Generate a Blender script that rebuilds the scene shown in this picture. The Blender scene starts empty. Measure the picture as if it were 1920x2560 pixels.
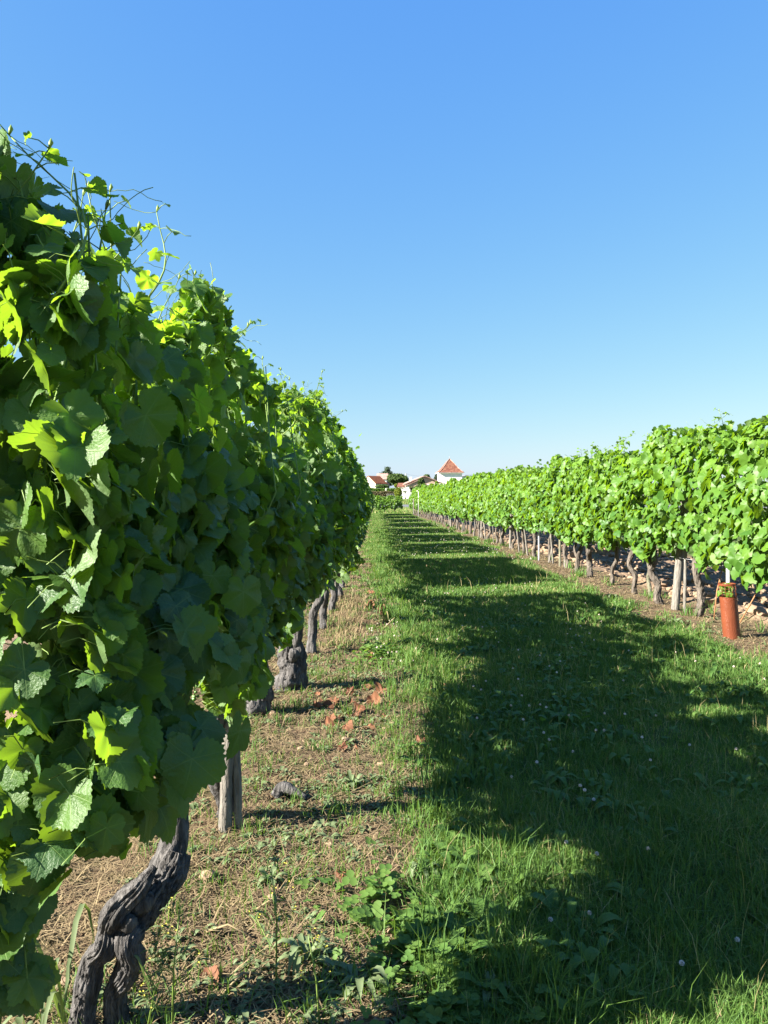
import bpy, math, random
import numpy as np
from math import radians as R

# ------------------------------------------------------------------ camera, sky, sun, exposure
SC = bpy.context.scene
COL = SC.collection
F = 1950.0                                  # focal length in photo pixels (photo is 1920 x 2560)
VPX, HOR, EYE = 934.0, 1246.0, 1.2          # vanishing point of the rows, horizon, eye height
cd = bpy.data.cameras.new('camera')
cd.sensor_fit = 'VERTICAL'
cd.angle = 2 * math.atan(1280 / F)
cd.shift_x = (960 - VPX) / 2560.0
cd.shift_y = -(1280 - HOR) / 2560.0
cd.clip_start, cd.clip_end = 0.05, 5000
cam = bpy.data.objects.new('camera', cd); COL.objects.link(cam)
cam.location = (0, 0, EYE); cam.rotation_euler = (R(90), 0, 0)
SC.camera = cam

SUN_EL, SUN_AZ = 30.0, -18.0                # elevation; azimuth offset: negative = from behind the camera
el, az = R(SUN_EL), R(SUN_AZ)
SUN_DIR = np.array([-math.cos(el) * math.cos(az), math.cos(el) * math.sin(az), math.sin(el)])
EXPO = 2.4
W = bpy.data.worlds.new('World'); SC.world = W; W.use_nodes = True
wn, wl = W.node_tree.nodes, W.node_tree.links
wn.clear()
sky = wn.new('ShaderNodeTexSky'); sky.sky_type = 'NISHITA'; sky.sun_disc = False
sky.sun_elevation = el
sky.sun_rotation = math.atan2(SUN_DIR[0], SUN_DIR[1])
sky.altitude = 0; sky.air_density = 1.0; sky.dust_density = 0.6; sky.ozone_density = 2.5
bgn = wn.new('ShaderNodeBackground'); bgn.inputs['Strength'].default_value = 0.1
wo = wn.new('ShaderNodeOutputWorld')
# the camera's saturated rendering of a clear sky: a per-channel tone on the sky texture
spl = wn.new('ShaderNodeSeparateColor'); cmb = wn.new('ShaderNodeCombineColor'); wl.new(sky.outputs[0], spl.inputs[0])
for ch, (gain, pw_) in enumerate(((.95, .99), (.975, .64), (1.0, .10))):
    m1 = wn.new('ShaderNodeMath'); m1.operation = 'MULTIPLY'; m1.inputs[1].default_value = 0.1586
    m2 = wn.new('ShaderNodeMath'); m2.operation = 'POWER'; m2.inputs[1].default_value = pw_
    m3 = wn.new('ShaderNodeMath'); m3.operation = 'MULTIPLY'; m3.inputs[1].default_value = gain * 10 / 2 ** EXPO
    wl.new(spl.outputs[ch], m1.inputs[0]); wl.new(m1.outputs[0], m2.inputs[0]); wl.new(m2.outputs[0], m3.inputs[0]); wl.new(m3.outputs[0], cmb.inputs[ch])
wl.new(cmb.outputs[0], bgn.inputs[0]); wl.new(bgn.outputs[0], wo.inputs[0])

sl = bpy.data.lights.new('sun', 'SUN'); sl.energy = 5.0; sl.angle = R(0.5); sl.color = (1.0, 0.94, 0.84)
so = bpy.data.objects.new('sun', sl); COL.objects.link(so)
from mathutils import Vector
so.rotation_euler = Vector(-SUN_DIR).to_track_quat('-Z', 'Y').to_euler()

SC.view_settings.view_transform = 'Standard'; SC.view_settings.look = 'None'
SC.view_settings.exposure = EXPO; SC.view_settings.gamma = 1.0
SC.cycles.max_bounces = 8; SC.cycles.transparent_max_bounces = 8; SC.cycles.transmission_bounces = 6

rng = np.random.default_rng(7)

# ------------------------------------------------------------------ helpers
def hash3(i, j, k, seed):
    n = (i.astype(np.int64) * 73856093) ^ (j.astype(np.int64) * 19349663) ^ (k.astype(np.int64) * 83492791) ^ (seed * 2654435761)
    n = (n ^ (n >> 13)) * 1274126177 & 0x7fffffff
    n = (n ^ (n >> 16)) * 1103515245 & 0x7fffffff
    return ((n >> 8) & 0xffff) / 65535.0

def noise(x, y=0.0, z=0.0, seed=0):
    """value noise in -1..1"""
    x, y, z = np.broadcast_arrays(np.asarray(x, float), np.asarray(y, float), np.asarray(z, float))
    xi, yi, zi = np.floor(x), np.floor(y), np.floor(z)
    fx, fy, fz = x - xi, y - yi, z - zi
    fx, fy, fz = [f * f * (3 - 2 * f) for f in (fx, fy, fz)]
    out = 0
    for a in (0, 1):
        for b in (0, 1):
            for c in (0, 1):
                w = (fx if a else 1 - fx) * (fy if b else 1 - fy) * (fz if c else 1 - fz)
                out = out + w * hash3(xi + a, yi + b, zi + c, seed)
    return out * 2 - 1

def fbm(x, y=0.0, z=0.0, seed=0, octv=4, gain=.5):
    s, a = 0, 1.0
    for o in range(octv):
        s = s + a * noise(np.asarray(x) * 2**o, np.asarray(y) * 2**o, np.asarray(z) * 2**o, seed + o * 17); a *= gain
    return s

def sstep(a, b, x):
    t = np.clip((np.asarray(x, float) - a) / (b - a), 0, 1); return t * t * (3 - 2 * t)

def new_obj(name, data, parent=None):
    o = bpy.data.objects.new(name, data); COL.objects.link(o)
    if parent: o.parent = parent
    return o

def mesh(name, V, Fs, mats=(), midx=None, attrs=None, uv=None, smooth=True):
    """V (n,3); Fs list of int arrays (m,3) / (m,4); midx list of ints per face array or arrays; uv per vertex"""
    V = np.asarray(V, np.float32)
    Fs = [np.asarray(f, np.int32) for f in Fs if len(f)]
    me = bpy.data.meshes.new(name)
    me.vertices.add(len(V)); me.vertices.foreach_set('co', V.ravel())
    tot = np.concatenate([np.full(len(f), f.shape[1], np.int32) for f in Fs])
    loops = np.concatenate([f.ravel() for f in Fs])
    start = np.concatenate([[0], np.cumsum(tot)[:-1]]).astype(np.int32)
    me.loops.add(len(loops)); me.loops.foreach_set('vertex_index', loops)
    me.polygons.add(len(tot)); me.polygons.foreach_set('loop_start', start)
    try: me.polygons.foreach_set('loop_total', tot)
    except Exception: pass
    if midx is not None:
        mi = np.concatenate([np.broadcast_to(np.asarray(m, np.int32), (len(f),)) for m, f in zip(midx, Fs)])
        me.polygons.foreach_set('material_index', mi.astype(np.int32))
    me.polygons.foreach_set('use_smooth', np.full(len(tot), smooth))
    for m in mats: me.materials.append(m)
    if uv is not None:
        u = me.uv_layers.new(name='UVMap'); u.data.foreach_set('uv', np.asarray(uv, np.float32)[loops].ravel())
    for k, a in (attrs or {}).items():
        at_ = me.attributes.new(k, 'FLOAT', 'POINT'); at_.data.foreach_set('value', np.asarray(a, np.float32))
    me.update(calc_edges=True)
    return me

class MB:
    """collects pieces into one mesh"""
    def __init__(s): s.V, s.F, s.M, s.A, s.U, s.n = [], [], [], [], [], 0
    def add(s, V, Fs, mi=0, v=0.5, uv=None):
        V = np.asarray(V, float)
        for f in Fs:
            if len(f): s.F.append(np.asarray(f) + s.n); s.M.append(mi)
        s.V.append(V); s.n += len(V)
        s.A.append(np.broadcast_to(np.asarray(v, float), (len(V),)))
        s.U.append(np.zeros((len(V), 2)) if uv is None else uv)
    def box(s, c, d, mi=0, rot=0.0, v=.5):
        c = np.asarray(c, float); d = np.asarray(d, float) / 2
        P = np.array([[x, y, z] for z in (-1, 1) for y in (-1, 1) for x in (-1, 1)], float) * d
        if rot:
            cs, sn = math.cos(rot), math.sin(rot); P = np.c_[P[:, 0] * cs - P[:, 1] * sn, P[:, 0] * sn + P[:, 1] * cs, P[:, 2]]
        s.add(P + c, [np.array([[0, 2, 3, 1], [4, 5, 7, 6], [0, 1, 5, 4], [2, 6, 7, 3], [0, 4, 6, 2], [1, 3, 7, 5]])], mi, v)
    def build(s, name, mats, parent=None, smooth=True, link=True):
        me = mesh(name, np.concatenate(s.V), s.F, mats, s.M, {'var': np.concatenate(s.A)}, np.concatenate(s.U), smooth)
        return new_obj(name, me, parent) if link else me

def tag(o, label, cat, group=None, kind=None):
    o['label'] = label; o['category'] = cat
    if group: o['group'] = group
    if kind: o['kind'] = kind
    return o
def setting(o, label=None, kind='structure'):
    o['kind'] = kind
    if label: o['label'] = label
    return o
def thing(name, loc, label, cat, group=None, rz=0.0):
    o = new_obj(name, None); o.location = loc; o.rotation_euler = (0, 0, rz); o.empty_display_size = .2
    return tag(o, label, cat, group)
def copy_tree(o, parent=None):
    c = o.copy(); COL.objects.link(c)
    if parent: c.parent = parent
    for ch in [x for x in COL.objects if x.parent == o]: copy_tree(ch, c)
    return c

ONES = 'first second third fourth fifth sixth seventh eighth ninth tenth eleventh twelfth thirteenth fourteenth fifteenth sixteenth seventeenth eighteenth nineteenth'.split()
TENS = {2: 'twent', 3: 'thirt', 4: 'fort', 5: 'fift', 6: 'sixt'}
def ordinal(n):
    if n < 20: return ONES[n - 1]
    t, u = divmod(n, 10)
    return TENS[t] + ('ieth' if u == 0 else 'y-' + ONES[u - 1])

def P(px, py, z=0.0):
    """photo pixel -> point at height z"""
    Y = F * (EYE - z) / (py - HOR); return np.array([(px - VPX) * Y / F, Y, z])
def B(px, py, D):
    """photo pixel -> point at distance D"""
    return np.array([(px - VPX) * D / F, D, EYE - (py - HOR) * D / F])
def BA(u, v, D): return B(900 + .0964 * u, 1150 + .0964 * v, D)
def BB(u, v, D): return B(1060 + .1206 * u, 1120 + .1206 * v, D)
def B1(u, v, D): return B(860 + .2411 * u, 1100 + .2411 * v, D)

# ------------------------------------------------------------------ materials
class NT:
    def __init__(s, name):
        s.m = bpy.data.materials.new(name); s.m.use_nodes = True
        s.t = s.m.node_tree; s.t.nodes.clear()
        s.out = s.t.nodes.new('ShaderNodeOutputMaterial')
    def n(s, typ, ins=None, **kw):
        nd = s.t.nodes.new('ShaderNode' + typ)
        for k, v in kw.items(): setattr(nd, k, v)
        for k, v in (ins or {}).items():
            sock = nd.inputs[k]
            if isinstance(v, bpy.types.NodeSocket): s.t.links.new(v, sock)
            else: sock.default_value = v
        return nd
    def math(s, op, a, b=0.0, c=0.0, clamp=False):
        nd = s.n('Math', operation=op, use_clamp=clamp)
        for i, v in enumerate((a, b, c)):
            if isinstance(v, bpy.types.NodeSocket): s.t.links.new(v, nd.inputs[i])
            else: nd.inputs[i].default_value = v
        return nd.outputs[0]
    def mix(s, f, a, b, blend='MIX'):
        nd = s.n('Mix', data_type='RGBA', blend_type=blend)
        for i, v in ((0, f), (6, a), (7, b)):
            if isinstance(v, bpy.types.NodeSocket): s.t.links.new(v, nd.inputs[i])
            else: nd.inputs[i].default_value = v if i == 0 else (*v, 1)
        return nd.outputs[2]
    def ramp(s, f, stops):
        nd = s.n('ValToRGB', {'Fac': f}); e = nd.color_ramp.elements
        while len(e) < len(stops): e.new(.5)
        for el_, (p, c) in zip(e, stops): el_.position = p; el_.color = (*c, 1)
        return nd.outputs[0]
    def coord(s, scale=(1, 1, 1), kind='Object'):
        tc = s.n('TexCoord'); mp = s.n('Mapping', {'Vector': tc.outputs[kind], 'Scale': scale}); return mp.outputs[0]
    def noise(s, vec, scale=5, detail=4, rough=.55):
        return s.n('TexNoise', {'Vector': vec, 'Scale': scale, 'Detail': detail, 'Roughness': rough}).outputs['Fac']
    def attr(s, name): return s.n('Attribute', attribute_name=name).outputs['Fac']
    def surf(s, sh): s.t.links.new(sh, s.out.inputs['Surface']); return s.m
    def bsdf(s, col, rough=.8, spec=.3, bump=None, bstr=.5, bdist=.01, **kw):
        b = s.n('BsdfPrincipled', {'Roughness': rough, 'Specular IOR Level': spec, **kw})
        if isinstance(col, bpy.types.NodeSocket): s.t.links.new(col, b.inputs['Base Color'])
        else: b.inputs['Base Color'].default_value = (*col, 1)
        if bump is not None:
            bn = s.n('Bump', {'Height': bump, 'Strength': bstr, 'Distance': bdist}); s.t.links.new(bn.outputs[0], b.inputs['Normal'])
        return b.outputs[0]

def simple(name, col, rough=.85, var=.25, scale=3., spec=.25, bump=0.0):
    t = NT(name); f = t.noise(t.coord(), scale, 5)
    c = t.mix(f, tuple(x * (1 - var) for x in col), tuple(x * (1 + var) for x in col))
    return t.surf(t.bsdf(c, rough, spec, f if bump else None, bump))

def leafy(name, dark, light, trans, tfac=.35, rough=.5, spec=.35, back=None, veins=False, dry=None):
    """thin leaf: varied colour per leaf (attribute var), light shining through"""
    t = NT(name); v = t.attr('var')
    c = t.mix(v, dark, light)
    if dry: c = t.mix(t.math('GREATER_THAN', v, dry[0]), c, dry[1])
    tcol = t.mix(v, tuple(x * .55 for x in trans), tuple(x * 1.2 for x in trans))
    bump = None
    if veins:
        uv = t.n('TexCoord').outputs['UV']
        sp = t.n('SeparateXYZ', {'Vector': uv}); x, y = sp.outputs[0], sp.outputs[1]
        best = None
        for a in (0, 56, -56, 112, -112):
            dx, dy = math.sin(R(a)), math.cos(R(a))
            along = t.math('ADD', t.math('MULTIPLY', x, dx), t.math('MULTIPLY', y, dy))
            cross = t.math('ABSOLUTE', t.math('SUBTRACT', t.math('MULTIPLY', x, dy), t.math('MULTIPLY', y, dx)))
            wid = t.math('MULTIPLY_ADD', along, -.018, .026)
            line = t.math('SUBTRACT', 1, t.math('DIVIDE', cross, wid), clamp=True)
            line = t.math('MULTIPLY', line, t.math('GREATER_THAN', along, 0))
            # side veins: slanted lines that start on the main vein
            sv = t.math('PINGPONG', t.math('SUBTRACT', along, t.math('MULTIPLY', cross, .8)), .085)
            sv = t.math('SUBTRACT', 1, t.math('DIVIDE', sv, .011), clamp=True)
            sv = t.math('MULTIPLY', sv, t.math('LESS_THAN', cross, t.math('MULTIPLY', along, .42)))
            line = t.math('MAXIMUM', line, t.math('MULTIPLY', sv, .35))
            best = line if best is None else t.math('MAXIMUM', best, line)
        c = t.mix(t.math('MULTIPLY', best, .55), c, (.20, .30, .07))
        tcol = t.mix(t.math('MULTIPLY', best, .5), tcol, tuple(x * .55 for x in trans))
        nn = t.noise(uv, 9, 3)
        c = t.mix(t.math('MULTIPLY', nn, .35), c, tuple(x * .7 for x in dark))
        bump = t.math('ADD', nn, t.math('MULTIPLY', best, -.8))
    if back:
        bf = t.n('NewGeometry').outputs['Backfacing']
        c = t.mix(t.math('MULTIPLY', bf, .8), c, back)
    b = t.bsdf(c, rough, spec, bump, .26, .02)
    tr = t.n('BsdfTranslucent', {'Color': tcol}).outputs[0]
    return t.surf(t.n('MixShader', {0: t.math('MULTIPLY_ADD', v, tfac * .7, tfac * .6), 1: b, 2: tr}).outputs[0])

M = {}
M['leaf'] = leafy('vine leaf', (.030, .082, .018), (.095, .185, .026), (.30, .51, .022), .37, .5, .4, (.10, .16, .06), True)
M['leaf_far'] = leafy('vine leaf far', (.032, .09, .011), (.108, .205, .02), (.24, .42, .012), .33, .5, .3, (.10, .16, .06))
M['shoot'] = leafy('green shoot', (.12, .20, .04), (.20, .28, .06), (.3, .4, .05), .2)
M['grass'] = leafy('grass blade', (.040, .10, .018), (.115, .195, .04), (.18, .30, .03), .32, .6, .25, None, False, (.86, (.34, .28, .14)))
M['weed'] = leafy('weed leaf', (.05, .09, .022), (.12, .165, .055), (.18, .26, .04), .3, .6, .25, (.14, .18, .09))
M['clover'] = leafy('clover leaf', (.045, .10, .018), (.10, .17, .035), (.18, .32, .03), .33, .6, .25)
M['straw'] = leafy('dry straw', (.075, .048, .026), (.29, .225, .125), (.22, .16, .07), .15, .8, .2)
M['dead_leaf'] = leafy('dead vine leaf', (.085, .034, .018), (.19, .085, .045), (.2, .06, .02), .2, .7, .2)
M['tree'] = leafy('tree leaf', (.04, .075, .02), (.085, .13, .035), (.12, .18, .03), .2, .7, .2)
M['cedar'] = leafy('cedar needle', (.030, .05, .030), (.055, .085, .045), (.08, .12, .04), .15, .7, .2)
M['bush'] = leafy('yellow green bush', (.09, .13, .015), (.18, .22, .03), (.3, .34, .03), .3, .7, .2)
M['brownhedge'] = leafy('brown hedge leaf', (.10, .09, .045), (.2, .17, .09), (.2, .16, .06), .2, .8, .2)

def bark_mat(name, dark, light, sc=1.0):
    t = NT(name); vec = t.coord((60 * sc, 60 * sc, 9 * sc))
    f = t.noise(vec, 1.0, 6, .6); g = t.noise(t.coord((14, 14, 14)), 1, 3)
    c = t.ramp(f, [(.34, dark), (.5, tuple((a + b) / 2 for a, b in zip(dark, light))), (.66, light)])
    c = t.mix(t.math('MULTIPLY', g, .5), c, tuple(x * .55 for x in light))
    return t.surf(t.bsdf(c, .9, .15, f, 1.0, .022))
M['bark'] = bark_mat('old vine bark', (.014, .013, .012), (.15, .142, .138))
M['bark_lit'] = bark_mat('grey sunlit vine bark', (.03, .026, .022), (.165, .14, .115), .7)  # lit copy of the bark: the right row's sun put into its colour
M['trunk'] = bark_mat('tree bark', (.05, .04, .03), (.16, .12, .09), .1)
M['wood'] = bark_mat('weathered post wood', (.10, .092, .08), (.24, .22, .19), 1.0)
M['moss_wood'] = bark_mat('greenish post wood', (.09, .095, .06), (.22, .21, .15), 1.0)
M['cane'] = simple('woody cane', (.26, .13, .06), .8)
M['metal'] = simple('galvanised metal', (.55, .56, .56), .5, .1, spec=.5)
M['grape'] = simple('unripe grape', (.07, .15, .03), .4, .2, 30, .5)

def ground_mat():
    t = NT('ground')
    vec = t.coord()
    gw, pw = t.attr('grass'), t.attr('plough')
    n1 = t.noise(vec, 7, 6, .65); n2 = t.noise(vec, 45, 5, .7); n3 = t.noise(vec, 1.1, 3)
    soil = t.ramp(n2, [(.3, (.035, .024, .017)), (.5, (.085, .056, .037)), (.7, (.17, .12, .075))])
    litter = t.mix(n1, soil, (.14, .10, .06))
    moss = t.ramp(n1, [(.5, (0, 0, 0)), (.62, (1, 1, 1))])
    litter = t.mix(t.math('MULTIPLY', moss, .5), litter, (.085, .095, .03))
    clod = t.ramp(t.math('ADD', t.math('MULTIPLY', n1, .6), t.math('MULTIPLY', n2, .4)), [(.35, (.11, .075, .05)), (.65, (.25, .175, .115))])
    grass = t.ramp(t.math('ADD', t.math('MULTIPLY', n3, .5), t.math('MULTIPLY', n2, .5)), [(.3, (.03, .05, .014)), (.5, (.06, .085, .025)), (.72, (.14, .135, .055))])
    c = t.mix(pw, litter, clod); c = t.mix(gw, c, grass)
    h = t.math('ADD', n1, t.math('MULTIPLY', n2, .6))
    return t.surf(t.bsdf(c, .95, .1, h, .8, .03))
M['ground'] = ground_mat()
M['clod'] = simple('dry soil clod', (.21, .148, .098), .95, .3, 12, .1, .5)
def asphalt():
    t = NT('asphalt'); n = t.noise(t.coord(), 30, 4)
    return t.surf(t.bsdf(t.ramp(n, [(.3, (.075, .078, .085)), (.7, (.13, .135, .145))]), .9, .2))
M['asphalt'] = asphalt()

# ------------------------------------------------------------------ terrain
def base_h(Y):
    return np.interp(Y, [-50, 74, 85, 93, 125, 160, 220, 300, 900], [0, 0, .12, .46, 1.02, 1.5, 2.3, 2.6, 3.0])
def row_left(Y):  return np.interp(Y, [1.4, 3, 4, 6.4, 10, 16, 60], [-.66, -.63, -.58, -.47, -.43, -.43, -.34])
def row_right(Y): return 3.28 - .25 * sstep(35, 62, Y)
def grass_w(X, Y):
    e = fbm(X * 2.2, Y * 1.6, seed=5, octv=3) * .22
    sh = .28 * sstep(7, 15, Y)
    a = sstep(.02, .36, X + e + sh) * (1 - sstep(2.55, 2.95, X + e))
    far = sstep(58, 62, Y); nearside = (1 - sstep(-1.5, 1.0, Y)) 
    right = sstep(6.3, 6.8, X + e)
    left = 1 - sstep(-4.9, -4.4, X + e)
    return np.maximum.reduce([a, far, right, left, nearside])
def plough_w(X, Y):
    e = fbm(X * 2, Y * 2, seed=9, octv=2) * .12
    w = sstep(3.55, 3.85, X + e) * (1 - sstep(6.3, 6.7, X + e)) + sstep(-4.8, -4.4, X + e) * (1 - sstep(-1.35, -1.0, X + e))
    return w * (1 - sstep(56, 60, Y)) * sstep(-1, .6, Y)
def height(X, Y):
    X = np.asarray(X, float); Y = np.asarray(Y, float)
    near = 1 - sstep(30, 60, Y)
    g, p = grass_w(X, Y), plough_w(X, Y)
    h = base_h(Y) + near * (.012 * fbm(X * 1.3, Y * 1.3, seed=1, octv=3))
    h = h + near * (1 - g) * .012 * fbm(X * 9, Y * 9, seed=2, octv=3)
    h = h + near * p * (.045 * fbm(X * 2.6, Y * 2.6, seed=3, octv=4, gain=.62) + .01)
    return h

def axis(dense, d0, mid, d1, far):
    a = list(np.arange(dense[0], dense[1], d0))
    lo, hi = mid
    a += list(np.arange(dense[1], hi, d1)); a += list(np.arange(lo, dense[0], d1))
    x, s = hi, d1
    while x < far[1]: a.append(x); s *= 1.22; x += s
    a.append(far[1])
    x, s = lo, d1
    while x > far[0]: s *= 1.22; x -= s; a.append(max(x, far[0]))
    return np.unique(np.round(a, 4))
xs = axis((-1.3, 5.6), .035, (-6, 9), .16, (-900, 900))
ys = axis((1.2, 12.0), .035, (-3, 66), .22, (-60, 1500))
gx, gy = np.meshgrid(xs, ys)
gz = height(gx, gy)
nx, ny = len(xs), len(ys)
idx = np.arange(nx * ny).reshape(ny, nx)
quads = np.stack([idx[:-1, :-1], idx[:-1, 1:], idx[1:, 1:], idx[1:, :-1]], -1).reshape(-1, 4)
gm = mesh('ground', np.c_[gx.ravel(), gy.ravel(), gz.ravel()], [quads], [M['ground']],
          attrs={'grass': grass_w(gx, gy).ravel(), 'plough': plough_w(gx, gy).ravel()})
setting(new_obj('ground', gm), 'grass alley, dry soil strips under the vines and ploughed soil')
# road beyond the rows
rx = np.linspace(-300, 300, 121); ry = np.linspace(85.5, 92.5, 8)
ax_, ay_ = np.meshgrid(rx, ry); ay2 = ay_ - ax_ * .02
az_ = base_h(ay2) + .03
ii = np.arange(ax_.size).reshape(ax_.shape)
rq = np.stack([ii[:-1, :-1], ii[:-1, 1:], ii[1:, 1:], ii[1:, :-1]], -1).reshape(-1, 4)
setting(new_obj('road', mesh('road', np.c_[ax_.ravel(), ay2.ravel(), az_.ravel()], [rq], [M['asphalt']])), 'grey asphalt road crossing beyond the vine rows')

# ------------------------------------------------------------------ generic geometry
def tube(path, rad, nseg=10, bark=0.0, seed=0, twist=0.0, step=None, cap=True, fine=1.0):
    path = np.asarray(path, float); rad = np.asarray(rad, float)
    if step:                                               # smooth resample
        d = np.r_[0, np.cumsum(np.linalg.norm(np.diff(path, axis=0), axis=1))]
        n = max(3, int(d[-1] / step)); t = np.linspace(0, d[-1], n)
        # catmull-like smoothing by cubic hermite
        m = np.gradient(path, d, axis=0); mr = np.gradient(rad, d)
        k = np.clip(np.searchsorted(d, t, 'right') - 1, 0, len(d) - 2); h = d[k + 1] - d[k]; u = ((t - d[k]) / h)
        h00, h10, h01, h11 = 2*u**3-3*u**2+1, u**3-2*u**2+u, -2*u**3+3*u**2, u**3-u**2
        path, rad = (h00[:, None]*path[k] + (h10*h)[:, None]*m[k] + h01[:, None]*path[k+1] + (h11*h)[:, None]*m[k+1],
                     h00*rad[k] + h10*h*mr[k] + h01*rad[k+1] + h11*h*mr[k+1])
    n = len(path)
    T = np.gradient(path, axis=0); T /= np.linalg.norm(T, axis=1)[:, None] + 1e-12
    ref = np.array([1., 0, 0]) if abs(T[0][0]) < .8 else np.array([0, 1., 0])
    N = np.zeros_like(T); a = ref - T[0] * ref.dot(T[0]); N[0] = a / np.linalg.norm(a)
    for i in range(1, n):
        a = N[i-1] - T[i] * N[i-1].dot(T[i]); N[i] = a / (np.linalg.norm(a) + 1e-12)
    Bn = np.cross(T, N)
    s = np.r_[0, np.cumsum(np.linalg.norm(np.diff(path, axis=0), axis=1))]
    th = np.linspace(0, 2 * np.pi, nseg, endpoint=False)
    S, TH = np.meshgrid(s, th, indexing='ij')
    rr = np.repeat(rad[:, None], nseg, 1)
    if bark:
        ph = TH + twist * S
        cx, sx = np.cos(ph), np.sin(ph)
        lump = noise(cx * 1.2, sx * 1.2, S * 14, seed) * .5
        rid = np.abs(noise(cx * 4.5 * fine, sx * 4.5 * fine, S * 16, seed + 3))
        rid2 = np.abs(noise(cx * 10 * fine, sx * 10 * fine, S * 38, seed + 5))
        rr = rr * (1 + bark * (lump + .75 - 1.5 * (1 - rid)**2 * .7 + (rid2 - .35) * .45))
    V = path[:, None, :] + (np.cos(TH) * rr)[..., None] * N[:, None] + (np.sin(TH) * rr)[..., None] * Bn[:, None]
    V = V.reshape(-1, 3)
    i = np.arange(n - 1)[:, None] * nseg; j = np.arange(nseg)[None]
    q = np.stack([i + j, i + (j + 1) % nseg, i + nseg + (j + 1) % nseg, i + nseg + j], -1).reshape(-1, 4)
    Fs = [q]
    if cap:
        V = np.vstack([V, path[0], path[-1]])
        a = np.arange(nseg)
        Fs.append(np.stack([np.full(nseg, n * nseg), (a + 1) % nseg, a], -1))
        b = (n - 1) * nseg
        Fs.append(np.stack([np.full(nseg, n * nseg + 1), b + a, b + (a + 1) % nseg], -1))
    return V, Fs

LOBES = ([1.0, .94, .79, .84, .90, .85, .73, .77, .78, .70, .54, .10], [1.0, .96, .88, .90, .93, .90, .84, .84, .82, .74, .58, .12], [1.0, .90, .66, .80, .88, .80, .60, .72, .74, .66, .48, .08])
def leaf_template(nang, rings, teeth=True, kind=0):
    th = np.linspace(-np.pi, np.pi, nang, endpoint=False) + np.pi / nang
    a = np.degrees(np.abs(th))
    r = np.interp(a, [0, 10, 31, 48, 60, 72, 92, 106, 122, 150, 168, 180], LOBES[kind])
    q = np.random.default_rng(kind + nang)
    if teeth: r = r * (1 + np.where(np.arange(nang) % 2 == 0, .042, -.042) * q.uniform(.4, 1.5, nang) + q.normal(0, .014, nang))
    V, U = [np.zeros((1, 2))], None
    for k in rings: V.append(np.c_[np.sin(th) * r * k, np.cos(th) * r * k])
    V2 = np.concatenate(V)
    Fs = []; j = np.arange(nang)
    Fs.append(np.stack([np.zeros(nang, int), 1 + (j + 1) % nang, 1 + j], -1))
    for k in range(len(rings) - 1):
        o, p = 1 + k * nang, 1 + (k + 1) * nang
        Fs.append(np.stack([o + j, o + (j + 1) % nang, p + j], -1)); Fs.append(np.stack([o + (j + 1) % nang, p + (j + 1) % nang, p + j], -1))
    # faces must look to +z
    Ft = np.concatenate(Fs)
    A, Bq, Cq = V2[Ft[:, 0]], V2[Ft[:, 1]], V2[Ft[:, 2]]
    cr = (Bq[:, 0]-A[:, 0])*(Cq[:, 1]-A[:, 1]) - (Bq[:, 1]-A[:, 1])*(Cq[:, 0]-A[:, 0])
    Ft[cr < 0] = Ft[cr < 0][:, ::-1]
    return V2, Ft
LEAF = {0: [leaf_template(66, (.38, .72, 1.0), True, k) for k in range(3)], 1: [leaf_template(26, (.55, 1.0), True, k) for k in range(3)], 2: [leaf_template(11, (1.0,), False)]}

def frames(nrm, tip):
    n = nrm / (np.linalg.norm(nrm, axis=1)[:, None] + 1e-9)
    t = tip - n * (tip * n).sum(1)[:, None]; t /= np.linalg.norm(t, axis=1)[:, None] + 1e-9
    x = np.cross(t, n)
    return np.stack([x, t, n], -1)                         # columns x, y(tip), z(normal)

def leaves(pos, Rm, s, lod, g, var, curl=1.0, mi=0):
    """returns V, F, uv, var for many leaves; pos = petiole junction"""
    T_ = LEAF[lod]
    if len(T_) > 1 and len(pos) > 6:                       # several leaf outlines mixed
        w = g.integers(len(T_), size=len(pos)); out = []; n0 = 0
        for t_ in range(len(T_)):
            c = w == t_
            out.append(leaves1(T_[t_], pos[c], Rm[c], np.asarray(s)[c], g, var[c], curl))
        for k in range(len(out)): out[k] = (out[k][0], out[k][1] + n0, *out[k][2:]); n0 += len(out[k][0])
        return tuple(np.concatenate([o[j] for o in out]) for j in range(4))
    return leaves1(T_[int(g.integers(len(T_)))], pos, Rm, s, g, var, curl)
def leaves1(T_, pos, Rm, s, g, var, curl):
    V2, Ft = T_; m, k = len(pos), len(V2)
    x, y = V2[:, 0], V2[:, 1]; r = np.hypot(x, y); th = np.arctan2(x, y)
    fold = g.normal(.10, .16, m) * curl; droop = g.normal(.24, .2, m) * curl; side = g.normal(.05, .22, m) * curl
    rip = g.uniform(.02, .09, m) * curl; phs = g.uniform(0, 6.28, m)
    z = fold[:, None] * np.abs(x) - droop[:, None] * np.maximum(y, -.2)**2 - side[:, None] * x**2 * 1.2 + rip[:, None] * r * np.sin(5 * th + phs[:, None])
    asp = g.uniform(.88, 1.1, m)
    L = np.stack([np.broadcast_to(x, (m, k)) * asp[:, None], np.broadcast_to(y, (m, k)), z], -1) * np.asarray(s)[:, None, None]
    V = pos[:, None] + np.einsum('mij,mkj->mki', Rm, L)
    Fo = (Ft[None] + (np.arange(m) * k)[:, None, None]).reshape(-1, 3)
    return V.reshape(-1, 3), Fo, np.tile(V2, (m, 1)), np.repeat(var, k)

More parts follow.
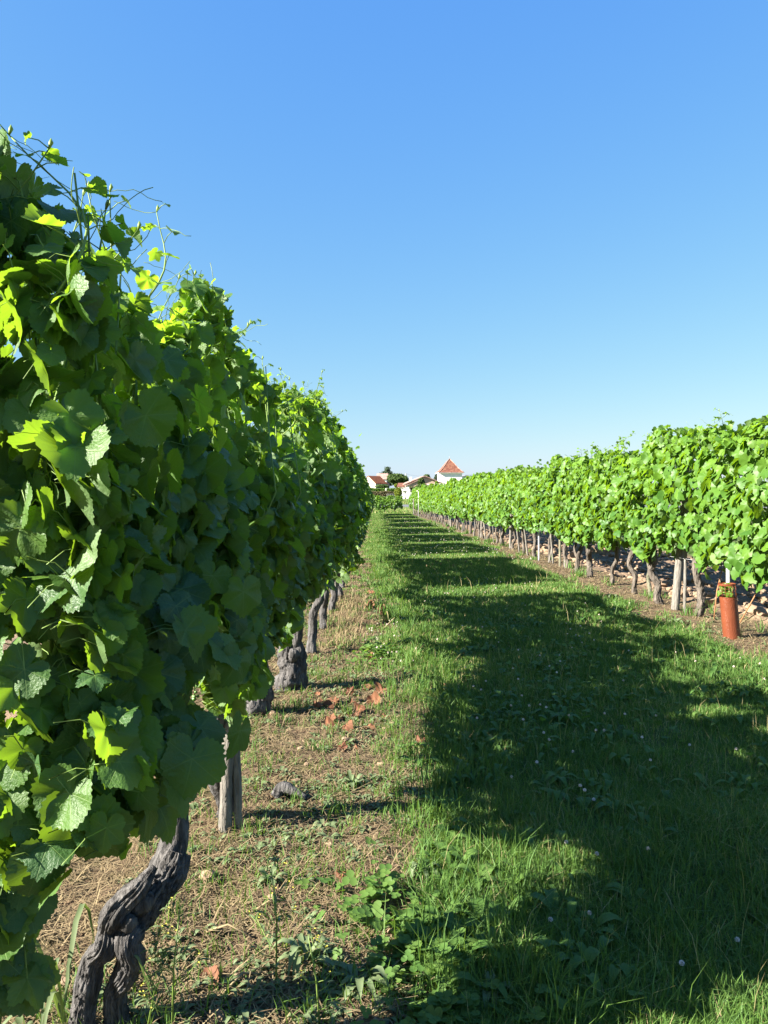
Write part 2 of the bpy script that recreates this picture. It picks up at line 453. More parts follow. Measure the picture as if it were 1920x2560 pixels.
LEFT_GAPS = ((9.35, .62, .9), (15.2, .55, .9), (4.45, .42, .24), (19.9, .5, .9), (24.6, .6, .9), (30.2, .7, .9), (36.6, .8, .9), (43.5, .9, .9), (51, 1.0, .9))
def left_drop(Y):
    """how much of the leaf wall's height is missing at Y (a vine failed or was cut back)"""
    Y = np.asarray(Y, float); d = np.zeros_like(Y)
    for c, w, a in LEFT_GAPS: d = np.maximum(d, a * (1 - sstep(w * .7, w * 1.25, np.abs(Y - c))))
    return d
def canopy(g, y0, y1, xc, n, hw, zb, zt, smean, front=False, seed=0, hole=-.62, faces=(.38, .30, .17, .15), drop=None, thin=False, rough=.38):
    """leaf positions of a trellised vine between y0 and y1"""
    kind = g.choice(4, n, p=faces)
    Y = g.uniform(y0 - .06, y1 + .06, n); u = g.random(n)
    T = zt + .13 * noise(Y * 1.7, 0, 0, seed + 1) + .06 * noise(Y * 5, 0, 0, seed + 2)
    Bt = zb + .13 * noise(Y * 1.9, 3, 0, seed + 3) + .07 * noise(Y * 6, 3, 0, seed + 4)
    if drop is not None: T = T - drop(Y) * (T - Bt) - .19 * (1 - sstep(1.8, 2.8, Y))
    u = np.where(kind == 2, g.uniform(.88, 1.04, n), u)
    sgn = np.where(kind == 0, 1.0, -1.0)                   # +x face / -x face
    if drop is not None: Bt = Bt + np.where(kind == 0, 0, np.where(kind == 1, .36, g.uniform(.1, .34, n)))   # cut higher on the far side
    z = Bt + (T - Bt) * u
    prof = np.interp(u, [0, .12, .4, .65, .85, 1.05], [.66, .9, 1.0, .84, .5, .2])
    w = hw * prof * (1 + rough * noise(Y * 1.8, z * 1.8, sgn * 5, seed + 5))
    off = np.where(kind <= 1, sgn * w * (1 - np.abs(g.normal(0, .30 if thin else .16, n))), g.uniform(-1, 1, n) * w)
    az = np.where(kind <= 1, np.where(sgn > 0, 0, np.pi) + g.normal(0, .75 if thin else .55, n), g.uniform(0, 2 * np.pi, n))
    tilt = np.where(kind == 2, g.normal(.95, .4, n), g.normal(.42, .42, n))
    pos = np.c_[xc(Y) + off, Y, z]
    if front:                                              # end of the row, leaves also face the camera
        q = g.random(n) < .30
        m = q.sum(); pos[q, 1] = y0 + np.abs(g.normal(0, .09, m)) - .05; az[q] = -np.pi / 2 + .35 + g.normal(0, .6, m)
        pos[q, 0] = xc(pos[q, 1]) + g.uniform(-1, .8, m) * .30
        lf = np.clip(-(pos[q, 0] - xc(pos[q, 1])) / .3, 0, 1)
        pos[q, 2] = (.44 - .24 * lf) + (1.70 + .34 * lf**1.5 - (.44 - .24 * lf)) * g.random(m)
        hi = np.where(q)[0][(pos[q, 2] > 1.25) & (g.random(m) < .65)]; az[hi] = np.pi + g.normal(.2, .5, len(hi)); u[hi] = .7
        pos[q, 0] = xc(pos[q, 1]) - .02 + (pos[q, 0] - xc(pos[q, 1])) * np.interp(pos[q, 2], [.3, .7, 1.2, 1.6, 1.95], [1.1, 1.0, .95, .65, .35])
    keep = noise(pos[:, 1] * 2.6, pos[:, 2] * 2.6, off * 2.5, seed + 7) > hole
    if drop is not None and thin: keep &= ~((u > .5) & (g.random(n) < np.where(kind == 1, .48, np.where(kind == 2, .55, .78)) * sstep(.5, .72, u)))
    if drop is not None: keep &= g.random(n) > np.clip(drop(pos[:, 1]) * 1.15 - .1, 0, 1)
    o = np.c_[np.cos(az), np.sin(az), np.zeros(n)]
    nr = o * np.cos(tilt)[:, None]; nr[:, 2] = np.sin(tilt)
    tip = np.c_[o[:, :2] * .35, np.full(n, -1.0)] + g.normal(0, .38, (n, 3))
    tip[kind == 2] += o[kind == 2] * 1.0
    s = np.clip(g.normal(smean, smean * .24, n), smean * .4, smean * 1.5) * np.interp(u, [0, .75, 1.05], [1, 1, .72])
    return pos[keep], frames(nr, tip)[keep], s[keep], u[keep]

def shoot_mesh(g, base, length, lean, lod, smax=.06, tendril=True):
    """a young shoot standing out of the canopy: stem, small leaves, tendrils"""
    b = MB(); n = 9
    t = np.linspace(0, 1, n)
    bend = g.normal(0, .05, 2)
    path = np.c_[base[0] + lean[0] * t * length + bend[0] * np.sin(t * 4), base[1] + lean[1] * t * length + bend[1] * np.sin(t * 4 + 1), base[2] + t * length]
    b.add(*tube(path, np.linspace(.0036, .0014, n), 6), 1, .6)
    ps, Rs, ss = [], [], []
    k = 1; a = g.uniform(0, 6)
    while k < 9:
        p = path[min(k, n-1)]; a += np.pi + g.normal(0, .4); f = 1 - k / 9.5
        d = np.array([math.cos(a), math.sin(a), .45]); L = .03 + .05 * f
        e = p + d * L
        b.add(*tube([p, p + d * L * .5 + [0, 0, .006], e], [.0014, .0012, .001], 5), 1, .6)
        nr = np.array([math.cos(a) * .4, math.sin(a) * .4, 1.0]) + g.normal(0, .35, 3)
        ps.append(e); Rs.append(frames(nr[None], (d * [1, 1, -.3] + g.normal(0, .2, 3))[None])[0]); ss.append(smax * (f * .9 + .18))
        if tendril and g.random() < .4:
            q = p.copy(); td = -d + [0, 0, g.uniform(0, .8)]; pts = [q]
            for m in range(7):
                td = td + g.normal(0, .28, 3); td /= np.linalg.norm(td); q = q + td * .02; pts.append(q)
            b.add(*tube(pts, np.full(8, .0009), 4), 1, .9)
        k += 1
    V, Fo, uv, va = leaves(np.array(ps), np.array(Rs), np.array(ss), lod, g, g.uniform(.6, 1, len(ps)), 1.3)
    b.add(V, [Fo], 0, va, uv)
    tp = path[-1]                                           # pale furled tip
    b.add(*tube([tp, tp + [.004, 0, .012], tp + [.002, .004, .022]], [.002, .005, .001], 6), 1, 1.0)
    return b

def skirt(g, n):
    """low leaves of the first vine that hang beside the trunk"""
    Y = g.uniform(1.5, 1.95, n); X = -.47 + g.normal(0, .06, n) + .05 * (Y - 1.6); z = g.uniform(.53, .95, n) + np.where(Y > 1.68, .08, 0)
    k = n // 3; X[:k] = g.uniform(-.82, -.64, k); Y[:k] = g.uniform(1.40, 1.52, k); z[:k] = g.uniform(.27, .62, k)   # lowest ones at the row's outer corner
    j = n // 4; X[-j:] = g.uniform(-.86, -.66, j); Y[-j:] = g.uniform(1.44, 1.66, j); z[-j:] = 1.66 + .3 * g.random(j) * np.clip((-.62 - X[-j:]) / .14, 0, 1)   # upright leaves at its top corner
    az = g.normal(-.75, .5, n); az[-j:] = np.pi + g.normal(.5, .7, j); o = np.c_[np.cos(az), np.sin(az), np.zeros(n)]; t = g.normal(.35, .35, n)
    nr = o * np.cos(t)[:, None]; nr[:, 2] = np.sin(t)
    return np.c_[X, Y, z], frames(nr, np.c_[o[:, :2] * .3, -np.ones(n)] + g.normal(0, .3, (n, 3))), np.clip(g.normal(.062, .012, n), .04, .085), np.full(n, .2)
def foliage(g, y0, y1, xc, n, hw, zb, zt, smean, lod, org, front=False, seed=0, hole=-.62, petiole=False, faces=(.38, .30, .17, .15), mat='leaf', extra=0, drop=None, rough=.38):
    pos, Rm, s, u = canopy(g, y0, y1, xc, n, hw, zb, zt, smean, front, seed, hole, faces, drop, petiole, .62 if petiole else rough)
    if front:
        e = skirt(g, 230); pos, Rm, s, u = [np.concatenate([a_, b_]) for a_, b_ in zip((pos, Rm, s, u), e)]
    if extra:                                               # sparse shoot leaves above the hedge line
        Y = g.uniform(y0, y1, extra); c = noise(Y * 4, seed=seed + 11) > .0
        if drop is not None: c &= drop(Y) < .1
        Y = Y[c]; z = zt + np.abs(g.normal(.0, .05, len(Y)))
        p2 = np.c_[xc(Y) + g.normal(0, hw * .35, len(Y)), Y, z]
        R2 = frames(np.c_[g.normal(0, .7, (len(Y), 2)), np.full(len(Y), .6)], g.normal(0, 1, (len(Y), 3)) - [0, 0, .5])
        pos, Rm, s, u = np.vstack([pos, p2]), np.concatenate([Rm, R2]), np.r_[s, np.full(len(Y), smean * .6)], np.r_[u, np.ones(len(Y))]
    var = np.clip(g.beta(1.6, 2.2, len(pos)) + .4 * (u - .45), 0, 1)  # upper leaves younger and paler, with backlit glow put into colour and translucency
    b = MB()
    V, Fo, uv, va = leaves(pos - org, Rm, s, lod, g, var)
    b.add(V, [Fo], 0, va, uv)
    if petiole:
        # a thin curved stalk from each leaf back into the row
        m = len(pos); A = pos - org
        inn = np.c_[(xc(pos[:, 1]) - pos[:, 0]) * .45, g.normal(0, .03, m), g.normal(.01, .03, m)]
        L = np.clip(np.linalg.norm(inn, axis=1), .02, .09) / (np.linalg.norm(inn, axis=1) + 1e-9)
        C_ = A + inn * L[:, None]; Mid = (A + C_) / 2 + [0, 0, .012]
        rr = .0013
        ring = np.array([[1, 0, 0], [-.5, .6, .6], [-.5, -.6, -.6]]) * rr
        Vp = np.stack([X[:, None] + ring[None] for X in (A, Mid, C_)], 1).reshape(-1, 3)
        f = []
        for lv in (0, 1):
            for e in range(3): f.append([lv*3+e, lv*3+(e+1) % 3, lv*3+3+(e+1) % 3, lv*3+3+e])
        Fq = (np.array(f)[None] + (np.arange(m) * 9)[:, None, None]).reshape(-1, 4)
        b.add(Vp, [Fq], 1, .4)
        # longer canes running up inside the hedge
        for q in range(int((y1 - y0) * 12)):
            yy = g.uniform(y0, y1); x0 = xc(yy)
            if drop is not None and drop(yy) > .05: continue
            off = g.normal(0, hw * .5)
            pth = [np.array([x0, yy, zb + .1]), np.array([x0 + off, yy + g.normal(0, .06), (zb+zt)/2]), np.array([x0 + off * .8, yy + g.normal(0, .1), zt - g.uniform(.05, .4)])]
            b.add(*tube(np.array(pth) - org, [.005, .004, .002], 5), 1, .2)
    return b

def trunk_mesh(g, top, h, r, lean=(0, 0), arms=True, nseg=14, step=.03, seed=0, fork=False, base_r=1.3, bark=.34, fine=1.0):
    """old vine trunk in local coordinates: stem with a head and stubby arms"""
    b = MB()
    n = 6; t = np.linspace(0, 1, n)
    wx, wy = g.normal(0, .025, n), g.normal(0, .03, n); wx[0] = wy[0] = 0
    path = np.c_[lean[0] * t + wx * (h / .7), lean[1] * t + wy * (h / .7), -.06 + t * (h + .06)]
    rad = r * np.array([base_r, 1.05, .95, .95, 1.0, 1.2])
    b.add(*tube(path, rad, nseg, bark, seed, g.uniform(-4, 4), step, True, fine))
    e = path[-1]
    if arms:
        for sg in (-1, 1):
            d = np.array([g.normal(0, .06), sg * g.uniform(.16, .3), g.uniform(.06, .2)])
            b.add(*tube([e - [0, 0, .06], e + d * .5 + [0, 0, .03], e + d], [r * .95, r * .6, r * .4], max(8, nseg - 4), bark, seed + sg + 2, 3, step))
    if fork:
        m = path[2]
        b.add(*tube([m, m + [g.normal(0, .03), .07, .10], m + [g.normal(0, .04), .12, h * .55]], [r * .8, r * .6, r * .5], nseg, bark, seed + 9, 3, step))
    return b

# ------------------------------------------------------------------ left row of vines
LG = 'vines of the shaded left row'
left_y = [1.72, 2.95, 4.35, 4.95]
y = 6.05
while y < 58.5: left_y.append(round(y, 2)); y += 1.12
def bounds(ys_, i, y0, y1):
    a = y0 if i == 0 else (ys_[i-1] + ys_[i]) / 2
    b = y1 if i == len(ys_) - 1 else (ys_[i] + ys_[i+1]) / 2
    return a, b

def near_trunk_first(org):
    """the forked hollow trunk in front: two twisted strands that join below the head"""
    b = MB(); Y0 = 1.74
    def q(px, py, dy=0.0): 
        p = B(px - 16, py, Y0 + dy); return p - org
    b.add(*tube([q(212, 2690, -.02), q(218, 2600), q(222, 2552), q(235, 2462), q(254, 2392, .0), q(282, 2366, -.01), q(289, 2329), q(304, 2281, -.01), q(325, 2254), q(362, 2220), q(403, 2166, .02)],
                [0.0312, 0.0279, 0.0254, 0.0238, 0.0213, 0.0238, 0.0213, 0.0254, 0.0246, 0.0197, 0.0057], 84, .36, 3, 2.5, .004, fine=2.3))
    b.add(*tube([q(318, 2690, .04), q(316, 2600, .03), q(312, 2552, .03), q(304, 2477, .02), q(328, 2437, .01), q(344, 2395, .0), q(331, 2356, -.015), q(346, 2322, .01), q(368, 2296, .03)],
                [0.0295, 0.0271, 0.0238, 0.0213, 0.0238, 0.0238, 0.0221, 0.0262, 0.0213], 84, .36, 8, -2.5, .004, fine=2.3))
    b.add(*tube([q(322, 2345, .05), q(340, 2310, .04), q(372, 2275, .04), q(405, 2232, .05), q(440, 2190, .07), q(462, 2130, .09)],
                [0.0098, 0.0328, 0.0344, 0.0328, 0.0312, 0.0246], 84, .4, 14, 3, .004, fine=2.3))
    b.add(*tube([q(330, 2318, .0), q(341, 2308, -.015), q(352, 2306, -.005)], [.014, .018, .010], 20, .3, 21, 0, .005))
    b.add(*tube([q(345, 2290, .02), q(385, 2250, .01), q(398, 2232, .02)], [.014, .013, .006], 20, .35, 27, 2, .005))
    b.add(*tube([q(425, 2190, .08), q(455, 2080, .12), q(430, 1900, .14), q(440, 1700, .14)], [.034, .03, .026, .015], 30, .25, 31, 3, .01))
    return b
def stump_mesh(g, r, h, seed):
    b = MB()
    b.add(*tube([[0, 0, -.08], [.0, .0, .02], [.01, .0, h * .45], [-.02, .01, h * .8], [-.03, 0, h * 1.1]], [r * 1.35, r * 1.15, r * .95, r * .8, r * .55], 40, .38, seed, 2, .008, fine=1.2))
    b.add(*tube([[.03, 0, h * .35], [.05, -.01, h * .62], [.055, 0, h * .95], [.05, 0, h * 1.2]], [r * .6, r * .62, r * .5, r * .3], 30, .4, seed + 5, 3, .008, fine=1.2))
    b.add(*tube([[.02, -r * .6, h * .8], [.03, -r, h * .95], [.02, -r * .9, h * 1.08]], [r * .35, r * .4, r * .2], 18, .4, seed + 9, 0, .008))
    b.add(*tube([[-.02, 0, h * .9], [-.02, .03, h * 1.6], [.0, .1, h * 2.6]], [r * .6, r * .45, r * .35], 20, .3, seed + 11, 2, .015))
    b.add(*tube([[.04, 0, h * 1.1], [.05, -.05, h * 1.8], [.0, -.14, h * 2.5]], [r * .4, r * .4, r * .3], 20, .3, seed + 13, 2, .015))
    return b
def grape_bunch(g, c, parent, n=34):
    b = MB()
    t = g.random(n); 
    for k in range(n):
        rad = .030 * (1 - t[k] * .7); a = g.uniform(0, 6.28)
        p = c + np.array([math.cos(a) * rad, math.sin(a) * rad, -t[k] * .11])
        th = np.linspace(0, 2*np.pi, 7)[:-1]; r = g.uniform(.005, .0072)
        ringz = np.array([-.8, -.3, .3, .8]); rr_ = np.sqrt(1 - ringz**2)
        V = np.array([[math.cos(x) * q2, math.sin(x) * q2, z_] for z_, q2 in zip(ringz, rr_) for x in th] + [[0, 0, -1], [0, 0, 1]]) * r + p
        f4 = [[i*6+j, i*6+(j+1) % 6, (i+1)*6+(j+1) % 6, (i+1)*6+j] for i in range(3) for j in range(6)]
        f3 = [[24, (j+1) % 6, j] for j in range(6)] + [[25, 18+j, 18+(j+1) % 6] for j in range(6)]
        b.add(V, [np.array(f4), np.array(f3)])
    b.add(*tube([c + [0, 0, .04], c - [0, 0, .11]], [.003, .002], 5))
    return b.build('grape_bunch', [M['grape']], parent)

left_label = {0: 'nearest vine of the shaded left row, on a black split trunk of two twisted strands',
              1: 'dark leafy vine of the left row beside the pale split post',
              2: 'vine of the left row on the smaller, nearer of two gnarled stumps',
              3: 'vine of the left row on the bigger two-armed gnarled stump by the orange leaves'}
mats_leaf = [M['leaf'], M['shoot']]
far_leaf = [M['leaf_far'], M['shoot']]
protoL = []
for i, yy in enumerate(left_y):
    a, b_ = bounds(left_y, i, 1.43, 59.0)
    x = {0: -.60, 1: -.56, 2: -.655, 3: -.53}.get(i, float(row_left(yy))); org = np.array([x, yy, 0.0])
    if i >= 4:
        lab = f'{ordinal(i + 1)} vine of the shaded left row, counted from the split trunk' if i < 19 else f'vine far down the shaded left row, {ordinal(i + 1)} from the split trunk'
    else: lab = left_label[i]
    g = np.random.default_rng(100 + i)
    if i < 12:
        lod = 0 if i < 5 else 1
        v = thing('grapevine', org, lab, 'grapevine', LG)
        if i == 0: tb = near_trunk_first(org)
        elif i == 2: tb = stump_mesh(g, .062, .15, 50); 
        elif i == 3: tb = stump_mesh(g, .075, .24, 70)
        else: tb = trunk_mesh(g, None, .55, .032, (g.normal(0, .05), g.normal(0, .06)), nseg=20, step=.02, seed=200 + i)
        tb.build('trunk', [M['bark']], v)
        n = int((b_ - a) * (2450 if i < 3 else 2000 if i < 5 else 1250))
        fb = foliage(g, a, b_, row_left, n, .225 if i < 5 else .265, .63 if i == 0 else .57 if i == 1 else .60 if i < 5 else .50, 1.88, .055 if i < 5 else .06, lod, org, front=(i == 0), seed=31, hole=-.46, petiole=i < 6, extra=0 if i < 6 else int(14 * (b_ - a)), faces=(.38, .24, .16, .22), drop=left_drop)
        fb.build('foliage', mats_leaf if i < 6 else far_leaf, v)
        if i < 6:
            ns = [7, 7, 5, 4, 4, 3][i]
            for k in range(ns):
                sy = g.uniform(a, b_)
                sb = shoot_mesh(g, np.array([row_left(sy) + g.normal(0, .08), sy, 1.68 - .12 * (sy < 2.2) - .5 * float(left_drop(sy))]) - org, g.uniform(.2, .38), g.normal(0, .2, 2), 0, .05)
                sb.build('shoot', mats_leaf, v)
            if i == 0:
                for bx_, by_, ln_, le_ in ((-.71, 1.9, .36, -.12), (-.685, 1.96, .38, .06), (-.80, 1.72, .30, -.1)):
                    shoot_mesh(g, np.array([bx_, by_, 1.6]) - org, ln_, np.array([le_, .05]), 0, .055).build('shoot', mats_leaf, v)
        if i < 4:
            for k in range(5):
                sy = g.uniform(a, b_); grape_bunch(g, np.array([row_left(sy) + g.uniform(.05, .2), sy, g.uniform(.58, .85)]) - org, v)
        if i >= 8: protoL.append(v)
    else:
        if i < 60:
            v = thing('grapevine', org, lab, 'grapevine', LG)
            trunk_mesh(g, None, .55, .035, (g.normal(0, .05), g.normal(0, .06)), nseg=8, step=.08, seed=200 + i).build('trunk', [M['bark']], v)
            foliage(g, yy - .62, yy + .62, row_left, 820, .265, .50, 1.88, .07, 2, org, seed=31, extra=12, drop=left_drop).build('foliage', far_leaf, v)
            if i >= 13: protoL.append(v)
        else:
            v = copy_tree(protoL[4 + i % (len(protoL) - 4)]); v.location = org; v.rotation_euler = (0, 0, 0)
            v.scale = (1, 1, g.choice([1.03, .98, .95, .78]) ); v['label'] = lab
            

# ------------------------------------------------------------------ right row of vines
RG = 'vines of the sunlit right row'
right = [5.55, 7.93, 8.83, 9.75, 10.8, 11.8, 12.6, 13.4, 14.5, 15.8, 17.0, 18.35, 19.8]
y = 20.9
while y < 60: right.append(round(y, 2)); y += 1.1
lean_r = {1: (.02, .0), 2: (-.10, .05), 3: (-.09, 0), 5: (-.05, 0), 6: (.16, .1), 12: (.05, .0)}
rad_r = {1: .036, 2: .036, 3: .027, 5: .040, 6: .032, 12: .044}
right_label = {0: 'sunlit vine whose leaves hang low at the right edge, before the orange tube',
               1: 'vine on a grey bulging trunk against the thin pale stake, behind the orange tube',
               2: 'vine on a grey trunk forking into a Y, left of the pair of grey posts',
               3: 'vine on a slim grey trunk leaning left, next beyond the Y-forked trunk',
               5: 'vine on a thick straight trunk with a rusty mossy foot in the sunlit row',
               12: 'vine on a tall trunk with a bare black head showing in a leaf gap'}
protoR = []
for i, yy in enumerate(right):
    a, b_ = bounds(right, i, 4.6, 60.5)
    x = float(row_right(yy)); org = np.array([x, yy, 0.0])
    g = np.random.default_rng(500 + i)
    lab = right_label.get(i, f'vine of the sunlit right row, {ordinal(i)} beyond the orange tube' if i < 20 else f'small distant vine of the sunlit right row, {ordinal(i)} beyond the orange tube')
    fc = (.27, .43, .16, .14)
    if i < 16:
        v = thing('grapevine', org, lab, 'grapevine', RG)
        near = i < 10
        h = .98 if i == 12 else g.uniform(.62, .74)
        trunk_mesh(g, None, h, rad_r.get(i, g.uniform(.025, .036)), lean_r.get(i, (g.normal(0, .06), g.normal(0, .08))), nseg=44 if near else 12, step=.01 if near else .04, fine=1.9 if near else 1.0, seed=600 + i, fork=i in (2, 6, 9)).build('trunk', [M['bark_lit']], v)
        if i == 3:
            trunk_mesh(g, None, .6, .022, (-.05, .02), False, 14, .02, 640).build('side_stem', [M['moss_wood']], v).location = (.13, -.17, 0)
        if i == 1:
            cb = MB(); cb.add(*tube([[.12, -.35, .62], [.15, -.36, .42], [.19, -.36, .3], [.17, -.36, .12]], [.012, .013, .011, .012], 10, .2, 3, 0, .02)); cb.build('dead_cane', [M['wood']], v)
            cb = MB(); cb.add(*tube([[.13, -.3, .5], [.08, -.3, .3], [.05, -.3, .02]], [.005, .006, .006], 7)); cb.add(*tube([[.42, -.6, .42], [.34, -.55, .3], [.2, -.5, .0]], [.005, .006, .006], 7)); cb.build('cane', [M['cane']], v)
        lod = 1 if i < 13 else 2
        gap = -.62 if i != 11 else -.5
        if near and i < 6:
            for k in range(3):
                sy = g.uniform(a, b_); shoot_mesh(g, np.array([row_right(sy) + g.normal(0, .08), sy, 1.72]) - org, g.uniform(.18, .32), g.normal(0, .3, 2), 1).build('shoot', [M['leaf_far'], M['shoot']], v)
        foliage(g, a, b_, row_right, int((b_ - a) * 800), .27, .58 if i else .5, 1.83, .062, lod, org, seed=77, hole=gap + .20, rough=.24, extra=int(10 * (b_ - a)), faces=fc).build('foliage', far_leaf, v)
    else:
        if i < 22:
            v = thing('grapevine', org, lab, 'grapevine', RG)
            trunk_mesh(g, None, g.uniform(.6, .72), g.uniform(.027, .038), (g.normal(0, .07), g.normal(0, .1)), nseg=9, step=.06, seed=600 + i).build('trunk', [M['bark_lit']], v)
            foliage(g, yy - .60, yy + .60, lambda Y, x=x: x + 0 * Y, 760, .26, .58, 1.83, .068, 2, org, seed=77 + i, extra=8, faces=fc).build('foliage', far_leaf, v)
            protoR.append(v)
        else:
            v = copy_tree(protoR[int(g.integers(len(protoR)))]); v.location = org
            v.scale = (1, 1, g.uniform(.93, 1.06)); v['label'] = lab

# ------------------------------------------------------------------ the short row across the end of the alley
EG = 'vines of the short row at the far end of the alley'
e0, e1 = P(998, 1283), P(905, 1283)
for k in range(4):
    t = k / 3; p = e0 * (1 - t) + np.array([e1[0], e0[1] + .6, 0]) * t; p[2] = 0; p[0] -= .35 * (1 - t)
    g = np.random.default_rng(900 + k)
    v = thing('grapevine', p, ['rightmost', 'second from right', 'third from right', 'leftmost'][k] + ' vine of the short dark green row before the road', 'grapevine', EG)
    v.rotation_euler = (0, 0, R(90))
    trunk_mesh(g, None, .38, .04, (.0, g.normal(0, .14)), nseg=9, step=.05, seed=910 + k).build('trunk', [M['bark']], v)
    foliage(g, -.55, .55, lambda Y: 0 * Y, 620, .32, .42, 1.36, .075, 2, np.zeros(3), seed=910 + k, extra=20, faces=(.35, .35, .17, .13)).build('foliage', far_leaf, v)

# ------------------------------------------------------------------ posts, stakes, wires, vine guard
def post(px, py, h, r, label, mat='wood', lean=(0, 0), cat='post', name='wooden_post', group='posts of the right row', square=False, dy=0):
    p = P(px, py); p[1] += dy
    p[2] = 0
    v = MB(); n = 12 if h < 1.5 else 20; t = np.linspace(0, 1, n)
    path = np.c_[lean[0] * t, lean[1] * t, -.08 + t * (h + .08)]
    if square: v.add(*tube(path, np.full(n, r), 4, .0))
    else: v.add(*tube(path, np.full(n, r) * (1 + .03 * noise(t * 6, seed=int(px))), 16, .10, int(px), 0, None, fine=.8))
    o = v.build(name, [M[mat]], None, not square); o.location = p
    return tag(o, label, cat, group)
post(1686, 1525, 1.75, .043, 'thick grey weathered post leaning right, in front of the Y-forked trunk', lean=(.22, .15))
post(1711, 1530, 1.5, .016, 'thin pale stake touching the bulging grey trunk', lean=(.03, .0), name='wooden_stake', cat='stake')
post(1414, 1417, 1.75, .036, 'broad grey post, right one of the close pair mid-row', lean=(.0, .1))
post(1400, 1417, 1.5, .021, 'narrow greenish stake left of the broad grey post mid-row', 'moss_wood', name='wooden_stake', cat='stake')
post(1384, 1409, 1.3, .016, 'slanting thin stake crossing a trunk left of the mid-row pair', lean=(-.12, 0), name='wooden_stake', cat='stake')
post(1347, 1402, 1.0, .012, 'very thin metal stake by the red dried weeds', 'metal', name='metal_stake', cat='stake')
post(1275, 1372, 1.66, .030, 'pale post left of a curved trunk, its foot yellowish', lean=(.06, .0))
post(1297, 1373, 1.63, .024, 'pale post whose top stands bare above a notch in the leaves', lean=(-.05, .0))
post(1243, 1352, 1.2, .022, 'small white leaning post beside the black-headed trunk', lean=(.14, 0))
post(1203, 1344, 1.6, .036, 'pale grey post with flared foot in the far half of the right row', lean=(.05, 0))
post(1160, 1327, 1.5, .03, 'pale thin post left of the flared one far along the right row', lean=(.05, 0))
post(1125, 1313, 1.5, .03, 'fourth-from-end pale post of the right row', lean=(.06, 0))
post(1100, 1306, 1.5, .03, 'third-from-end pale post of the right row', lean=(.08, 0))
post(1070, 1296, 1.5, .03, 'second-from-end pale post of the right row', lean=(.08, 0))
post(1034, 1289, 1.2, .04, 'pale end post at the far tip of the right row')
g = np.random.default_rng(77)
for k in range(16):
    yy = 14.2 + k * 1.75 + g.uniform(-.4, .4); b = MB(); h = g.uniform(.9, 1.3); l = g.normal(0, .08, 2)
    b.add(*tube([[0, 0, -.05], [l[0] * .5, l[1] * .5, h * .5], [l[0], l[1], h]], np.array([1, .95, .9]) * g.uniform(.012, .022), 9, .1, k, 0, .05)); o = b.build('wooden_stake', [M['wood']]); o.location = (float(row_right(yy)) - g.uniform(.0, .12), yy, 0)
    tag(o, 'thin grey stake standing among the far trunks of the sunlit right row', 'stake', 'thin stakes among the far right trunks')
p = P(1060, 1293); p[2] = 0; p[0] -= .35
hk = MB(); hk.add(*tube([[0, 0, -.05], [0, 0, 1.5], [-.01, 0, 1.64], [-.06, 0, 1.69], [-.13, 0, 1.66]], [.022, .022, .022, .022, .02], 10)); o = hk.build('metal_stake', [M['metal']]); o.location = p
tag(o, 'whitish stake with a bent hook top standing before the far vines', 'stake')
# metal stake behind the tube
post(1836, 1590, .85, .018, 'flat galvanised stake rising behind the orange tube', 'metal', name='metal_stake', cat='stake', square=True, lean=(.0, .0), dy=.12, group=None)
# left row: split pale post
p = np.array([-.535, 2.83, 0.0])
lp = MB(); lp.add(*tube([[0, 0, -.1], [.0, 0, .15], [.012, 0, .42], [.02, 0, 1.1]], [.024, .022, .021, .02], 24, .22, 5, 0, .02)); lp.add(*tube([[.038, .01, -.1], [.04, .01, .12], [.028, .02, .4]], [.017, .015, .012], 18, .3, 15, 0, .02))
o = lp.build('wooden_post', [M['wood']]); o.location = p
tag(o, 'pale split weathered post catching sun under the shaded left row', 'post', 'posts of the left row')
for k, yy in enumerate((9.0, 14.6, 20.2)):
    b = MB(); b.add(*tube([[0, 0, -.1], [0, 0, .8], [0, 0, 1.6]], [.03, .03, .028], 12, .1, 5 + k, 0, .05)); o = b.build('wooden_post', [M['wood']]); o.location = (float(row_left(yy)), yy, 0)
    tag(o, ['grey post nearly hidden inside the left row leaves, nearest of three', 'grey post nearly hidden inside the left row leaves, middle of three', 'grey post nearly hidden inside the left row leaves, farthest of three'][k], 'post', 'posts of the left row')
def wire(z, y0, y1, rowf, off, label, grp):
    Y = np.linspace(y0, y1, int((y1 - y0) / .8)); b = MB()
    b.add(*tube(np.c_[rowf(Y) + off, Y, z + .012 * np.sin(Y * 1.1)], np.full(len(Y), .0012), 5)); tag(b.build('trellis_wire', [M['metal']]), label, 'wire', grp)
wire(.56, 4.6, 60, row_right, .0, 'low trellis wire seen under the right row leaves', 'trellis wires')
wire(1.25, 4.6, 60, row_right, .0, 'high trellis wire inside the right row leaves', 'trellis wires')
wire(.60, 1.7, 58, row_left, .0, 'low trellis wire inside the left row leaves', 'trellis wires')

